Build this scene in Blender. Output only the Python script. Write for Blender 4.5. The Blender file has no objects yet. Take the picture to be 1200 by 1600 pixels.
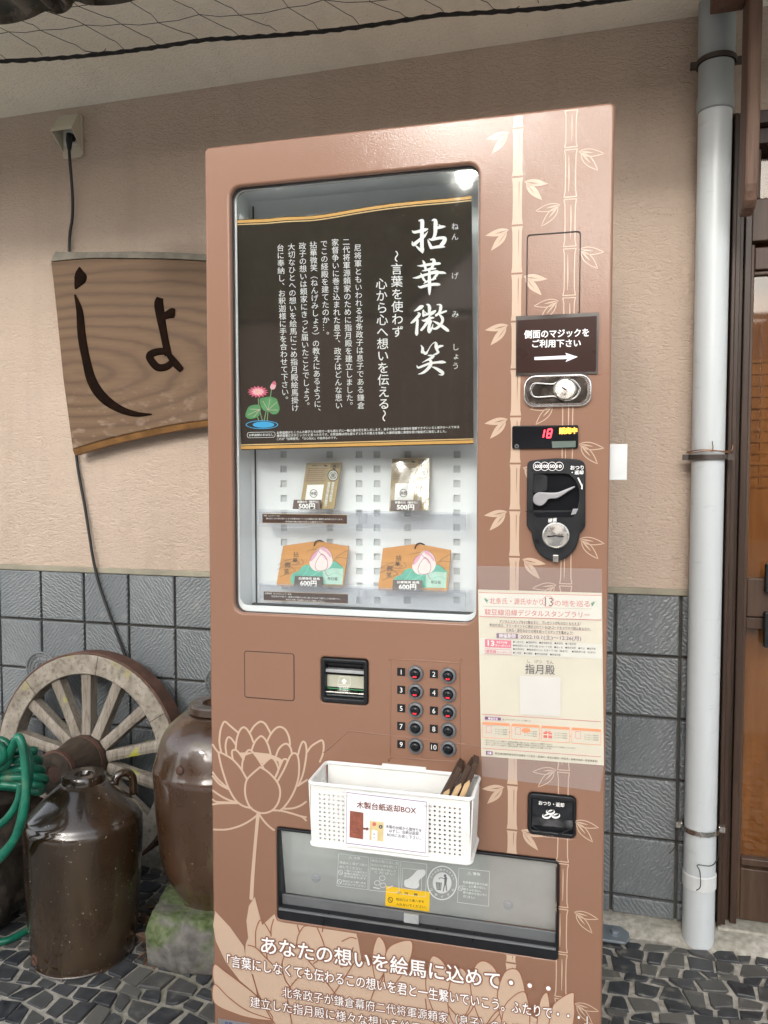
import bpy, bmesh, math, random
from math import sin, cos, tan, atan, radians, pi, sqrt, hypot, atan2
from mathutils import Vector, Matrix
random.seed(7)
SC = bpy.context.scene
COL = SC.collection

# ------------------------------------------------------------------ camera, sky, sun, exposure
F = 1200.0                                  # focal length in photo pixels (photo 1200 x 1600)
YW = radians(15.3)                          # how far the camera is turned from the house wall
YM = radians(14.0)                          # ... and from the front of the machine
PITCH = atan(60 / 1200)
CAM = Vector((0, -2.11, 1.2))
RIGHT = Vector((cos(YW), sin(YW), 0)); FH = Vector((-sin(YW), cos(YW), 0))
FWD = FH * cos(PITCH) - Vector((0, 0, sin(PITCH))); UP = FH * sin(PITCH) + Vector((0, 0, cos(PITCH)))
cd = bpy.data.cameras.new('camera'); cam = bpy.data.objects.new('camera', cd); COL.objects.link(cam)
cam.matrix_world = Matrix(((RIGHT.x, UP.x, -FWD.x, CAM.x), (RIGHT.y, UP.y, -FWD.y, CAM.y), (RIGHT.z, UP.z, -FWD.z, CAM.z), (0, 0, 0, 1)))
cd.sensor_fit = 'HORIZONTAL'; cd.sensor_width = 36; cd.lens = 36 * F / 1200; cd.clip_start = 0.02; cd.clip_end = 300
SC.camera = cam

SUN_EL = radians(25); SUN_AZ = radians(-5)  # azimuth measured from -Y (straight in front of the wall), + towards +X
world = bpy.data.worlds.new('World'); SC.world = world; world.use_nodes = True
wn = world.node_tree; wn.nodes.clear()
wo = wn.nodes.new('ShaderNodeOutputWorld'); wb = wn.nodes.new('ShaderNodeBackground'); ws = wn.nodes.new('ShaderNodeTexSky')
ws.sky_type = 'NISHITA'; ws.sun_disc = False; ws.sun_elevation = SUN_EL; ws.sun_rotation = pi - SUN_AZ
ws.air_density = 1.0; ws.dust_density = 4.0; ws.ozone_density = 1.0
wb.inputs[1].default_value = 0.15
wg = wn.nodes.new('ShaderNodeHueSaturation'); wg.inputs['Saturation'].default_value = 0.35       # thin cloud greys the sky
wn.links.new(ws.outputs[0], wg.inputs['Color']); wn.links.new(wg.outputs[0], wb.inputs[0]); wn.links.new(wb.outputs[0], wo.inputs[0])
sl = bpy.data.lights.new('sun', 'SUN'); sl.energy = 1.0; sl.angle = radians(10); sl.color = (1.0, 0.965, 0.91)
so = bpy.data.objects.new('sun', sl); COL.objects.link(so)
sd = Vector((sin(SUN_AZ) * cos(SUN_EL), -cos(SUN_AZ) * cos(SUN_EL), sin(SUN_EL)))
so.rotation_euler = sd.to_track_quat('Z', 'Y').to_euler(); so.location = sd * 20
SC.view_settings.view_transform = 'Standard'; SC.view_settings.look = 'None'; SC.view_settings.gamma = 1
SC.view_settings.exposure = 1.42
SC.render.engine = 'CYCLES'
SC.cycles.max_bounces = 10; SC.cycles.transparent_max_bounces = 16; SC.cycles.use_denoising = True

# ------------------------------------------------------------------ measuring: photo pixel -> point on a real plane
def ray(px, py): return FWD + RIGHT * ((px - 600) / F) + UP * ((800 - py) / F)
def wall(px, py, y=0.0):
    d = ray(px, py); return CAM + d * ((y - CAM.y) / d.y)
def floor(px, py, z=0.0):
    d = ray(px, py); return CAM + d * ((z - CAM.z) / d.z)
RM = YW - YM
MX = Vector((cos(RM), sin(RM), 0)); MY = Vector((-sin(RM), cos(RM), 0)); DM = 1.3215
_d = ray(319, 232); ORG = CAM + _d * (DM / _d.dot(MY)); ORG.z = 0
def M(px, py, y=0.0):                       # machine-local point on the plane y behind the machine's front
    d = ray(px, py); p = CAM + d * ((DM + y) / d.dot(MY))
    return Vector(((p - ORG).dot(MX), y, p.z))
PPM = 905.0                                 # photo pixels per metre on the machine's front

# ------------------------------------------------------------------ materials
def ramp(nt, fac, stops):
    r = nt.nodes.new('ShaderNodeValToRGB'); e = r.color_ramp.elements
    while len(e) < len(stops): e.new(0.5)
    for i, (p, c) in enumerate(stops):
        e[i].position = p; e[i].color = (c, c, c, 1) if isinstance(c, (int, float)) else (*c, 1)
    nt.links.new(fac, r.inputs[0]); return r
def tex(nt, kind, coord, scale, stretch=(1, 1, 1), rot=(0, 0, 0), detail=3, dist=0.0, **kw):
    mp = nt.nodes.new('ShaderNodeMapping'); mp.inputs['Scale'].default_value = stretch; mp.inputs['Rotation'].default_value = rot
    nt.links.new(coord, mp.inputs[0])
    t = nt.nodes.new('ShaderNodeTex' + kind)
    if 'Scale' in t.inputs: t.inputs['Scale'].default_value = scale
    if 'Detail' in t.inputs: t.inputs['Detail'].default_value = detail
    if 'Distortion' in t.inputs: t.inputs['Distortion'].default_value = dist
    for k, v in kw.items():
        if hasattr(t, k): setattr(t, k, v)
        else: t.inputs[k].default_value = v
    nt.links.new(mp.outputs[0], t.inputs['Vector']); return t
def mix(nt, fac, a, b, mode='MIX'):
    m = nt.nodes.new('ShaderNodeMix'); m.data_type = 'RGBA'; m.blend_type = mode
    for sock, v in ((m.inputs[0], fac), (m.inputs[6], a), (m.inputs[7], b)):
        if isinstance(v, bpy.types.NodeSocket): nt.links.new(v, sock)
        elif isinstance(v, (int, float)): sock.default_value = v
        else: sock.default_value = (*v, 1)
    return m.outputs[2]
def bumpn(nt, h, strength, dist=0.01, prev=None):
    b = nt.nodes.new('ShaderNodeBump'); b.inputs['Strength'].default_value = strength; b.inputs['Distance'].default_value = dist
    nt.links.new(h, b.inputs['Height'])
    if prev is not None: nt.links.new(prev, b.inputs['Normal'])
    return b.outputs[0]
class Mat:
    def __init__(s, name):
        s.m = bpy.data.materials.new(name); s.m.use_nodes = True; s.nt = s.m.node_tree
        s.b = s.nt.nodes['Principled BSDF']; s.tc = s.nt.nodes.new('ShaderNodeTexCoord')
        s.obj = s.tc.outputs['Object']; s.uv = s.tc.outputs['UV']
    def set(s, base=None, rough=None, metal=None, normal=None, coat=None, coat_rough=None, spec=None):
        for k, v in (('Base Color', base), ('Roughness', rough), ('Metallic', metal), ('Normal', normal), ('Coat Weight', coat), ('Coat Roughness', coat_rough), ('Specular IOR Level', spec)):
            if v is None: continue
            if isinstance(v, bpy.types.NodeSocket): s.nt.links.new(v, s.b.inputs[k])
            elif isinstance(v, (int, float)): s.b.inputs[k].default_value = v
            else: s.b.inputs[k].default_value = (*v, 1)
        return s
def simple(name, col, rough=0.5, metal=0.0, var=0.10, vscale=14, bump=0.0, bscale=200, coat=0.0, spec=None, rvar=0.12):
    a = Mat(name); n = tex(a.nt, 'Noise', a.obj, vscale, detail=5)
    lo = tuple(c * (1 - var) for c in col); hi = tuple(min(1, c * (1 + var)) for c in col)
    c = ramp(a.nt, n.outputs['Fac'], [(0.3, lo), (0.7, hi)]).outputs[0]
    r = ramp(a.nt, n.outputs['Fac'], [(0.3, max(0.02, rough - rvar)), (0.7, min(1, rough + rvar))]).outputs[0]
    a.set(base=c, rough=r, metal=metal, coat=coat, coat_rough=0.08, spec=spec)
    if bump:
        h = tex(a.nt, 'Noise', a.obj, bscale, detail=3); a.set(normal=bumpn(a.nt, h.outputs['Fac'], bump, 0.004))
    return a.m
def emis(name, col, strength):
    a = Mat(name); a.set(base=(0.02, 0.01, 0.01), rough=0.4); a.b.inputs['Emission Color'].default_value = (*col, 1)
    a.b.inputs['Emission Strength'].default_value = strength; return a.m
def clear(name, tint=(1, 1, 1), refl=1.0, rough=0.0, haze=0.0, hazecol=(0.7, 0.75, 0.75), ior=1.5):
    m = bpy.data.materials.new(name); m.use_nodes = True; nt = m.node_tree; nt.nodes.clear()
    o = nt.nodes.new('ShaderNodeOutputMaterial'); t = nt.nodes.new('ShaderNodeBsdfTransparent'); t.inputs[0].default_value = (*tint, 1)
    g = nt.nodes.new('ShaderNodeBsdfGlossy'); g.inputs['Roughness'].default_value = rough; g.inputs[0].default_value = (1, 1, 1, 1)
    fr = nt.nodes.new('ShaderNodeFresnel'); gb = nt.nodes.new('ShaderNodeNewGeometry'); io = nt.nodes.new('ShaderNodeMath'); io.operation = 'MULTIPLY_ADD'   # thin sheet: both sides mirror alike
    io.inputs[1].default_value = 1 / ior - ior; io.inputs[2].default_value = ior; nt.links.new(gb.outputs['Backfacing'], io.inputs[0]); nt.links.new(io.outputs[0], fr.inputs[0])
    mu = nt.nodes.new('ShaderNodeMath'); mu.operation = 'MULTIPLY'; mu.inputs[1].default_value = refl; nt.links.new(fr.outputs[0], mu.inputs[0])
    src = t.outputs[0]
    if haze:
        d = nt.nodes.new('ShaderNodeBsdfDiffuse'); d.inputs[0].default_value = (*hazecol, 1)
        tc = nt.nodes.new('ShaderNodeTexCoord'); nz = tex(nt, 'Noise', tc.outputs['Object'], 22, detail=6)
        hr = ramp(nt, nz.outputs['Fac'], [(0.2, haze * 0.9), (0.8, min(1, haze * 1.1))])
        mh = nt.nodes.new('ShaderNodeMixShader'); nt.links.new(hr.outputs[0], mh.inputs[0]); nt.links.new(t.outputs[0], mh.inputs[1]); nt.links.new(d.outputs[0], mh.inputs[2]); src = mh.outputs[0]
    mx = nt.nodes.new('ShaderNodeMixShader'); nt.links.new(mu.outputs[0], mx.inputs[0]); nt.links.new(src, mx.inputs[1]); nt.links.new(g.outputs[0], mx.inputs[2])
    nt.links.new(mx.outputs[0], o.inputs[0]); return m

def make_plaster(name, lo, hi, bump):
    a = Mat(name); nt = a.nt
    big = tex(nt, 'Noise', a.obj, 2.2, detail=6); c = ramp(nt, big.outputs['Fac'], [(0.3, lo), (0.7, hi)]).outputs[0]
    n1 = tex(nt, 'Noise', a.obj, 105, stretch=(0.55, 1, 1.25), detail=3, dist=1.2)
    n2 = tex(nt, 'Voronoi', a.obj, 130, stretch=(0.6, 1, 1.3))
    r1 = ramp(nt, n1.outputs['Fac'], [(0.36, 0.0), (0.55, 1.0)]).outputs[0]
    pit = ramp(nt, n2.outputs['Distance'], [(0.0, 0.0), (0.25, 1.0)]).outputs[0]
    sp = tex(nt, 'Noise', a.obj, 210, detail=1); spk = ramp(nt, sp.outputs['Fac'], [(0.72, 0.0), (0.76, 1.0)]).outputs[0]
    c = mix(nt, spk, c, tuple(v * 0.35 for v in lo))
    st = tex(nt, 'Noise', a.obj, 5, stretch=(2.5, 1, 0.35), detail=6); sr = ramp(nt, st.outputs['Fac'], [(0.5, 0.0), (0.8, 0.30)]).outputs[0]
    c = mix(nt, sr, c, tuple(v * 0.72 for v in lo))
    nm = bumpn(nt, r1, bump, 0.006); nm = bumpn(nt, pit, bump * 0.5, 0.003, nm)
    return a.set(base=c, rough=0.92, normal=nm, spec=0.2).m
M_PLASTER = make_plaster('wall plaster', (0.45, 0.36, 0.288), (0.495, 0.40, 0.325), 0.5)
M_SOFFIT = make_plaster('soffit plaster', (0.80, 0.77, 0.66), (0.87, 0.84, 0.73), 0.45)

def make_tile():
    a = Mat('slate tile'); nt = a.nt                       # UV of each tile is turned its own way
    w = tex(nt, 'Wave', a.uv, 5.0, dist=6.5, detail=3, wave_type='BANDS', bands_direction='X'); w.inputs['Detail Scale'].default_value = 2.2
    n = tex(nt, 'Noise', a.uv, 7, stretch=(2.2, 0.5, 1), detail=4, dist=0.8)
    n3 = tex(nt, 'Noise', a.obj, 3, detail=4)
    c = ramp(nt, n3.outputs['Fac'], [(0.3, (0.118, 0.133, 0.142)), (0.7, (0.172, 0.188, 0.194))]).outputs[0]
    h = mix(nt, 0.6, w.outputs['Color'], n.outputs['Color'])
    d = tex(nt, 'Noise', a.obj, 26, detail=6); dr = ramp(nt, d.outputs['Fac'], [(0.58, 0.0), (0.8, 0.35)]).outputs[0]
    c = mix(nt, dr, c, (0.30, 0.30, 0.27))
    return a.set(base=c, rough=0.36, normal=bumpn(nt, h, 0.45, 0.009), spec=0.6).m
M_TILE = make_tile()
M_MEDAL = simple('slate relief', (0.13, 0.14, 0.143), 0.4, var=0.25, vscale=60, bump=0.2)
M_GROUT = simple('dark tile joint', (0.055, 0.052, 0.045), 0.9, var=0.4, vscale=20)
M_LEDGE = simple('tile top ledge', (0.27, 0.25, 0.19), 0.85, var=0.25, vscale=9, bump=0.3)

def make_paint(name, lo, hi):
    a = Mat(name); nt = a.nt
    n = tex(nt, 'Noise', a.obj, 3, detail=4); c = ramp(nt, n.outputs['Fac'], [(0.1, lo), (0.9, hi)]).outputs[0]
    p = tex(nt, 'Noise', a.obj, 420, detail=1); sm = tex(nt, 'Noise', a.obj, 4, detail=4)
    r = ramp(nt, sm.outputs['Fac'], [(0.1, 0.40), (0.9, 0.48)]).outputs[0]
    nm = bumpn(nt, p.outputs['Fac'], 0.13, 0.0015)
    a.set(base=c, rough=r, normal=nm, coat=0.5, coat_rough=0.09, spec=0.2); nt.links.new(nm, a.b.inputs['Coat Normal']); return a.m
M_PAINT = make_paint('brown machine paint', (0.224, 0.119, 0.077), (0.241, 0.129, 0.084))
M_CREAM = make_paint('cream print', (0.475, 0.345, 0.252), (0.51, 0.375, 0.275))
M_PLINE = make_paint('brown print line', (0.25, 0.105, 0.06), (0.27, 0.115, 0.068))
M_HALO = simple('dark brown print shadow', (0.17, 0.07, 0.042), 0.35, var=0.05, coat=0.4)
M_HALO2 = simple('brown print shadow', (0.29, 0.145, 0.095), 0.35, var=0.05, coat=0.4)
M_WPRINT = simple('white print', (0.80, 0.79, 0.77), 0.45, var=0.03)
M_BLACKP = simple('black plastic', (0.012, 0.013, 0.015), 0.38, var=0.15, vscale=40, bump=0.08, bscale=600, spec=0.28)
M_BLACKG = simple('glossy black plastic', (0.009, 0.010, 0.012), 0.14, var=0.1, rvar=0.05, spec=0.3)
M_DARK = simple('dark gap', (0.012, 0.010, 0.009), 0.8)
M_GREYP = simple('grey plastic', (0.115, 0.12, 0.125), 0.42, var=0.08, vscale=30)
M_LEVER = simple('grey lever metal', (0.33, 0.33, 0.34), 0.42, metal=0.6, var=0.06)
M_CHROME = simple('chrome', (0.72, 0.71, 0.69), 0.13, metal=1.0, var=0.06, rvar=0.06)
M_BRUSH = simple('brushed steel', (0.62, 0.60, 0.56), 0.28, metal=1.0, var=0.08, vscale=60)
M_INNER = simple('white inner cabinet', (0.86, 0.88, 0.90), 0.42, var=0.03)
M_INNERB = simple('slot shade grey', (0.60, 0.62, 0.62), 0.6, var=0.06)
M_GASKET = simple('rubber gasket', (0.02, 0.02, 0.022), 0.6)
M_POSTER = simple('dark brown poster', (0.030, 0.021, 0.015), 0.62, var=0.08, vscale=6, spec=0.15)
M_GOLD = simple('ochre print', (0.62, 0.33, 0.075), 0.45, var=0.05)
M_GOLD2 = simple('pale ochre print', (0.70, 0.47, 0.21), 0.45, var=0.05)
M_SIGN = simple('dark maroon sign', (0.030, 0.010, 0.007), 0.30, var=0.25, vscale=5, rvar=0.06, spec=0.15)
M_SIGNE = simple('laminate edge', (0.055, 0.045, 0.04), 0.2)
M_PAPER = simple('white paper', (0.76, 0.76, 0.79), 0.7, var=0.03)
M_PAPERC = simple('cream paper', (0.64, 0.615, 0.49), 0.55, var=0.05, vscale=9)
M_PAPERH = simple('pale header paper', (0.66, 0.67, 0.60), 0.55, var=0.03)
M_SALMON = simple('salmon ink', (0.60, 0.155, 0.13), 0.55, var=0.04)
M_PINK = simple('pink ink', (0.66, 0.12, 0.20), 0.55, var=0.04)
M_ORANGE = simple('orange ink', (0.78, 0.28, 0.14), 0.55, var=0.04)
M_PURPLE = simple('purple ink', (0.17, 0.065, 0.17), 0.55, var=0.04)
M_INK = simple('black ink', (0.03, 0.027, 0.024), 0.55, var=0.1)
M_INKB = simple('brown ink', (0.16, 0.045, 0.025), 0.55, var=0.05)
M_GINK = simple('green ink', (0.03, 0.22, 0.12), 0.55)
M_YELLOW = simple('yellow sticker', (0.80, 0.50, 0.02), 0.4, var=0.05)
M_BASKET = simple('white basket plastic', (0.74, 0.74, 0.71), 0.38, var=0.05, vscale=25)
M_GLASS = clear('window glass', (0.97, 0.985, 0.98), 1.9, 0.04)
M_ACRYL = clear('clear acrylic', (0.96, 0.965, 0.98), 1.4, 0.05, haze=0.05, hazecol=(0.72, 0.74, 0.82))
M_FILM = clear('clear film', (0.96, 0.95, 0.94), 1.3, 0.25, haze=0.14, hazecol=(0.75, 0.72, 0.72))
M_CELLO = clear('cellophane', (0.98, 0.98, 0.98), 2.6, 0.12)
M_FLAP = clear('scuffed clear flap', (0.80, 0.84, 0.83), 1.3, 0.16, haze=0.45, hazecol=(0.62, 0.65, 0.63))
M_FLAPP = simple('white flap print', (0.66, 0.68, 0.68), 0.5)
M_RED = emis('red led', (1.0, 0.03, 0.05), 2.2)
M_ORLED = emis('orange led', (1.0, 0.16, 0.01), 2.4)
M_YELED = emis('amber led', (1.0, 0.45, 0.03), 2.4)
M_PIPE = None
def make_wood(name, lo, hi, scale=7, stretch=(0.12, 1, 1), rough=0.7, dark=(0.05, 0.03, 0.02), bump=0.25, lichen=None, fine=60):
    a = Mat(name); nt = a.nt
    n = tex(nt, 'Noise', a.obj, scale * 5, stretch=stretch, detail=8, dist=0.6)
    f = tex(nt, 'Noise', a.obj, fine * 3, stretch=stretch, detail=4)
    c = ramp(nt, n.outputs['Fac'], [(0.28, lo), (0.72, hi)]).outputs[0]
    fr = ramp(nt, f.outputs['Fac'], [(0.50, 0.0), (0.75, 0.6)]).outputs[0]
    c = mix(nt, fr, c, dark)
    if lichen:
        l = tex(nt, 'Noise', a.obj, 9, detail=5); lr = ramp(nt, l.outputs['Fac'], [(0.62, 0.0), (0.68, 0.85)]).outputs[0]
        c = mix(nt, lr, c, lichen)
    return a.set(base=c, rough=rough, normal=bumpn(nt, f.outputs['Fac'], bump, 0.004), spec=0.28).m
M_WOODG = make_wood('weathered grey wood', (0.17, 0.145, 0.115), (0.33, 0.295, 0.245), stretch=(1, 1, 0.14), lichen=(0.42, 0.42, 0.03))
M_WOODF = make_wood('weathered rim wood', (0.19, 0.165, 0.13), (0.36, 0.325, 0.27), stretch=(0.5, 1, 0.5), lichen=(0.30, 0.27, 0.12))
M_RUST = simple('rusty iron tyre', (0.095, 0.048, 0.034), 0.75, var=0.4, vscale=30, bump=0.4, bscale=150)
M_EMA = make_wood('orange plaque wood', (0.56, 0.24, 0.06), (0.68, 0.35, 0.11), scale=6, stretch=(0.08, 1, 1), rough=0.5, dark=(0.42, 0.17, 0.05), bump=0.05, fine=40)
M_DKWOOD = make_wood('dark stained board', (0.035, 0.020, 0.014), (0.075, 0.045, 0.03), stretch=(1, 1, 0.15), dark=(0.015, 0.01, 0.008))
M_PLWOOD = make_wood('bare board edge', (0.42, 0.27, 0.14), (0.60, 0.43, 0.25), stretch=(1, 1, 0.2), dark=(0.25, 0.15, 0.07))
M_DOORW = make_wood('brown door wood', (0.046, 0.027, 0.018), (0.082, 0.050, 0.034), stretch=(1, 1, 0.06), rough=0.42, dark=(0.04, 0.022, 0.014), bump=0.08)
M_DOORD = make_wood('dark door frame', (0.030, 0.018, 0.013), (0.055, 0.034, 0.024), stretch=(1, 1, 0.06), rough=0.38, dark=(0.018, 0.01, 0.008), bump=0.05)
M_WARMLIT = make_wood('warm lit inner wood', (0.19, 0.078, 0.021), (0.31, 0.145, 0.045), stretch=(1, 1, 0.1), rough=0.4, dark=(0.25, 0.09, 0.02), bump=0.05)  # amber tone carries the warm indoor light; no lamp stands behind
M_WARMLIT2 = make_wood('dark warm lit inner wood', (0.14, 0.05, 0.014), (0.25, 0.10, 0.03), stretch=(1, 1, 0.1), rough=0.4, dark=(0.09, 0.03, 0.01), bump=0.05)
M_BEAM = make_wood('brown hanging post wood', (0.085, 0.048, 0.034), (0.17, 0.105, 0.075), stretch=(1, 1, 0.05), rough=0.6, bump=0.15)

def make_board():
    a = Mat('signboard wood'); nt = a.nt
    w = tex(nt, 'Wave', a.obj, 5.5, stretch=(0.50, 1, 1.7), dist=4.0, detail=4, wave_type='RINGS', rings_direction='Y'); w.inputs['Detail Scale'].default_value = 1.2; w.inputs['Detail Roughness'].default_value = 0.6
    for l_ in w.inputs['Vector'].links: l_.from_node.inputs['Location'].default_value = (-0.02, 0, -0.40)
    f = tex(nt, 'Noise', a.obj, 90, stretch=(0.06, 1, 1), detail=4)
    c = ramp(nt, w.outputs['Fac'], [(0.0, (0.084, 0.044, 0.019)), (0.25, (0.118, 0.066, 0.030)), (1.0, (0.140, 0.081, 0.038))]).outputs[0]
    fr = ramp(nt, f.outputs['Fac'], [(0.45, 0.0), (0.8, 0.6)]).outputs[0]; c = mix(nt, fr, c, (0.10, 0.055, 0.028))
    s = tex(nt, 'Noise', a.obj, 4, detail=5); sr = ramp(nt, s.outputs['Fac'], [(0.5, 0.0), (0.75, 0.5)]).outputs[0]; c = mix(nt, sr, c, (0.13, 0.075, 0.04))
    g = tex(nt, 'Noise', a.obj, 55, stretch=(0.5, 1, 1), detail=6)
    sx = nt.nodes.new('ShaderNodeSeparateXYZ'); nt.links.new(a.obj, sx.inputs[0])
    hz = ramp(nt, sx.outputs['Z'], [(0.03, 1.0), (0.22, 0.0)]).outputs[0]
    gr = ramp(nt, g.outputs['Fac'], [(0.54, 0.0), (0.68, 0.55)]).outputs[0]
    mm = nt.nodes.new('ShaderNodeMath'); mm.operation = 'MULTIPLY'; nt.links.new(hz, mm.inputs[0]); nt.links.new(gr, mm.inputs[1])
    c = mix(nt, mm.outputs[0], c, (0.30, 0.22, 0.16))
    return a.set(base=c, rough=0.62, normal=bumpn(nt, f.outputs['Fac'], 0.25, 0.003)).m
M_BOARD = make_board()
M_BARK = simple('grey weathered edge', (0.17, 0.155, 0.125), 0.8, var=0.3, vscale=30, bump=0.3)
M_BARKB = simple('brown lower edge', (0.25, 0.125, 0.04), 0.6, var=0.3, vscale=30, bump=0.2)
M_CARVE = simple('dark brown carved letter', (0.010, 0.005, 0.003), 0.85, var=0.4, vscale=40, bump=0.2, spec=0.05)

def make_glaze(name, lo, hi, lichen_col, l_lo, l_hi, rough, spots):
    a = Mat(name); nt = a.nt
    n = tex(nt, 'Noise', a.obj, 5, stretch=(1, 1, 0.6), detail=6); c = ramp(nt, n.outputs['Fac'], [(0.3, lo), (0.7, hi)]).outputs[0]
    l = tex(nt, 'Noise', a.obj, 8, stretch=(1, 1, 0.45), detail=9, dist=0.6); lr = ramp(nt, l.outputs['Fac'], [(l_lo, 0.0), (l_hi, 0.8)]).outputs[0]
    c = mix(nt, lr, c, lichen_col)
    s = tex(nt, 'Noise', a.obj, 110, detail=2); sr = ramp(nt, s.outputs['Fac'], [(spots, 0.0), (spots + 0.03, 0.8)]).outputs[0]
    c = mix(nt, sr, c, (0.36, 0.32, 0.24))
    r2 = tex(nt, 'Noise', a.obj, 14, detail=6); rr = ramp(nt, r2.outputs['Fac'], [(0.35, rough * 0.55), (0.7, rough * 1.8)]).outputs[0]
    rr2 = mix(nt, lr, rr, (0.8, 0.8, 0.8)); cw = ramp(nt, lr, [(0.0, 1.0), (0.6, 0.0)]).outputs[0]
    b1 = tex(nt, 'Noise', a.obj, 22, detail=4)
    return a.set(base=c, rough=rr2, normal=bumpn(nt, b1.outputs['Fac'], 0.06, 0.006), spec=0.6, coat=cw, coat_rough=0.1).m
M_JUG1 = make_glaze('dark brown glaze', (0.016, 0.0105, 0.006), (0.046, 0.025, 0.0115), (0.075, 0.052, 0.026), 0.52, 0.80, 0.20, 0.715)
M_JUG2 = make_glaze('brown glaze with lichen', (0.042, 0.021, 0.011), (0.085, 0.040, 0.019), (0.17, 0.16, 0.09), 0.545, 0.70, 0.28, 0.75)
M_JUGI = simple('raw clay', (0.085, 0.042, 0.028), 0.8, var=0.3, vscale=30)
def make_stone(name, lo, hi, moss, mlo, mhi):
    a = Mat(name); nt = a.nt
    n = tex(nt, 'Noise', a.obj, 35, detail=8); c = ramp(nt, n.outputs['Fac'], [(0.3, lo), (0.7, hi)]).outputs[0]
    if moss:
        g = nt.nodes.new('ShaderNodeNewGeometry'); sx = nt.nodes.new('ShaderNodeSeparateXYZ'); nt.links.new(g.outputs['Normal'], sx.inputs[0])
        m1 = tex(nt, 'Noise', a.obj, 11, detail=8)
        ad = nt.nodes.new('ShaderNodeMath'); ad.operation = 'MULTIPLY_ADD'; ad.inputs[1].default_value = 0.18; nt.links.new(sx.outputs['Z'], ad.inputs[0]); nt.links.new(m1.outputs['Fac'], ad.inputs[2])
        mr = ramp(nt, ad.outputs[0], [(mlo, 0.0), (mhi, 1.0)]).outputs[0]
        m2 = tex(nt, 'Noise', a.obj, 60, detail=4); mc = ramp(nt, m2.outputs['Fac'], [(0.3, moss), (0.7, (0.15, 0.175, 0.095))]).outputs[0]
        c = mix(nt, mr, c, mc)
    return a.set(base=c, rough=0.9, normal=bumpn(nt, n.outputs['Fac'], 0.7, 0.01)).m
M_MOSS = make_stone('mossy granite', (0.085, 0.08, 0.072), (0.20, 0.19, 0.175), (0.040, 0.070, 0.012), 0.54, 0.68)
M_STUMP = make_stone('dark rough stone', (0.014, 0.010, 0.007), (0.045, 0.033, 0.022), None, 0, 0)
M_HOSE = None
def make_hose():
    a = Mat('green hose'); nt = a.nt; n = tex(nt, 'Noise', a.obj, 18, detail=6)
    c = ramp(nt, n.outputs['Fac'], [(0.35, (0.004, 0.090, 0.055)), (0.60, (0.009, 0.155, 0.095)), (0.78, (0.13, 0.19, 0.12))]).outputs[0]
    return a.set(base=c, rough=0.32, spec=0.5).m
M_HOSE = make_hose()
def make_pipe():
    a = Mat('pale grey pipe'); nt = a.nt; n = tex(nt, 'Noise', a.obj, 6, stretch=(1, 1, 0.25), detail=6)
    c = ramp(nt, n.outputs['Fac'], [(0.3, (0.47, 0.505, 0.52)), (0.7, (0.52, 0.555, 0.57))]).outputs[0]
    s = tex(nt, 'Noise', a.obj, 40, stretch=(0.5, 0.5, 1.6), detail=5); sr = ramp(nt, s.outputs['Fac'], [(0.64, 0.0), (0.8, 0.4)]).outputs[0]
    c = mix(nt, sr, c, (0.24, 0.25, 0.24)); return a.set(base=c, rough=0.36).m
M_PIPE = make_pipe()
M_PIPEJ = simple('grey pipe joint', (0.30, 0.33, 0.335), 0.45, var=0.08, vscale=8)
M_STRAP = simple('rusty strap', (0.075, 0.062, 0.055), 0.55, metal=0.5, var=0.3, vscale=40)
M_COPPER = simple('copper wire', (0.34, 0.19, 0.11), 0.4, metal=0.7, var=0.2)
M_WIRE = simple('black cable', (0.012, 0.012, 0.012), 0.45)
M_NET = simple('black net cord', (0.015, 0.014, 0.013), 0.85)
M_OUTLET = simple('beige outlet plastic', (0.50, 0.46, 0.36), 0.5, var=0.1, vscale=10)
M_OUTW = simple('pale socket', (0.55, 0.56, 0.50), 0.45)
M_SHEET = simple('dark corrugated sheet', (0.035, 0.035, 0.028), 0.3, var=0.5, vscale=18, bump=0.2, bscale=60)
M_FOOT = simple('grey painted steel', (0.20, 0.235, 0.265), 0.35, var=0.12, metal=0.3)
M_WHITEP = simple('white plastic', (0.56, 0.58, 0.58), 0.45)
M_LEAFD = simple('dry leaf', (0.12, 0.07, 0.04), 0.8, var=0.5, vscale=20)
def make_paving():
    a = Mat('basalt paving stone'); nt = a.nt
    g = nt.nodes.new('ShaderNodeAttribute'); g.attribute_name = 'tone'
    n = tex(nt, 'Noise', a.obj, 40, detail=6); n2 = tex(nt, 'Noise', a.obj, 2.2, detail=3)
    c = ramp(nt, n.outputs['Fac'], [(0.3, (0.020, 0.023, 0.028)), (0.75, (0.060, 0.064, 0.070))]).outputs[0]
    c = mix(nt, g.outputs['Fac'], c, (0.13, 0.127, 0.112))
    lr = ramp(nt, n.outputs['Fac'], [(0.58, 0.0), (0.70, 0.6)]).outputs[0]; l2 = ramp(nt, n2.outputs['Fac'], [(0.45, 0.0), (0.65, 1.0)]).outputs[0]
    mm = nt.nodes.new('ShaderNodeMath'); mm.operation = 'MULTIPLY'; nt.links.new(lr, mm.inputs[0]); nt.links.new(l2, mm.inputs[1])
    c = mix(nt, mm.outputs[0], c, (0.22, 0.215, 0.16))
    r = ramp(nt, n.outputs['Fac'], [(0.3, 0.32), (0.7, 0.6)]).outputs[0]
    return a.set(base=c, rough=r, normal=bumpn(nt, n.outputs['Fac'], 0.25, 0.004)).m
M_STONE = make_paving()
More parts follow.
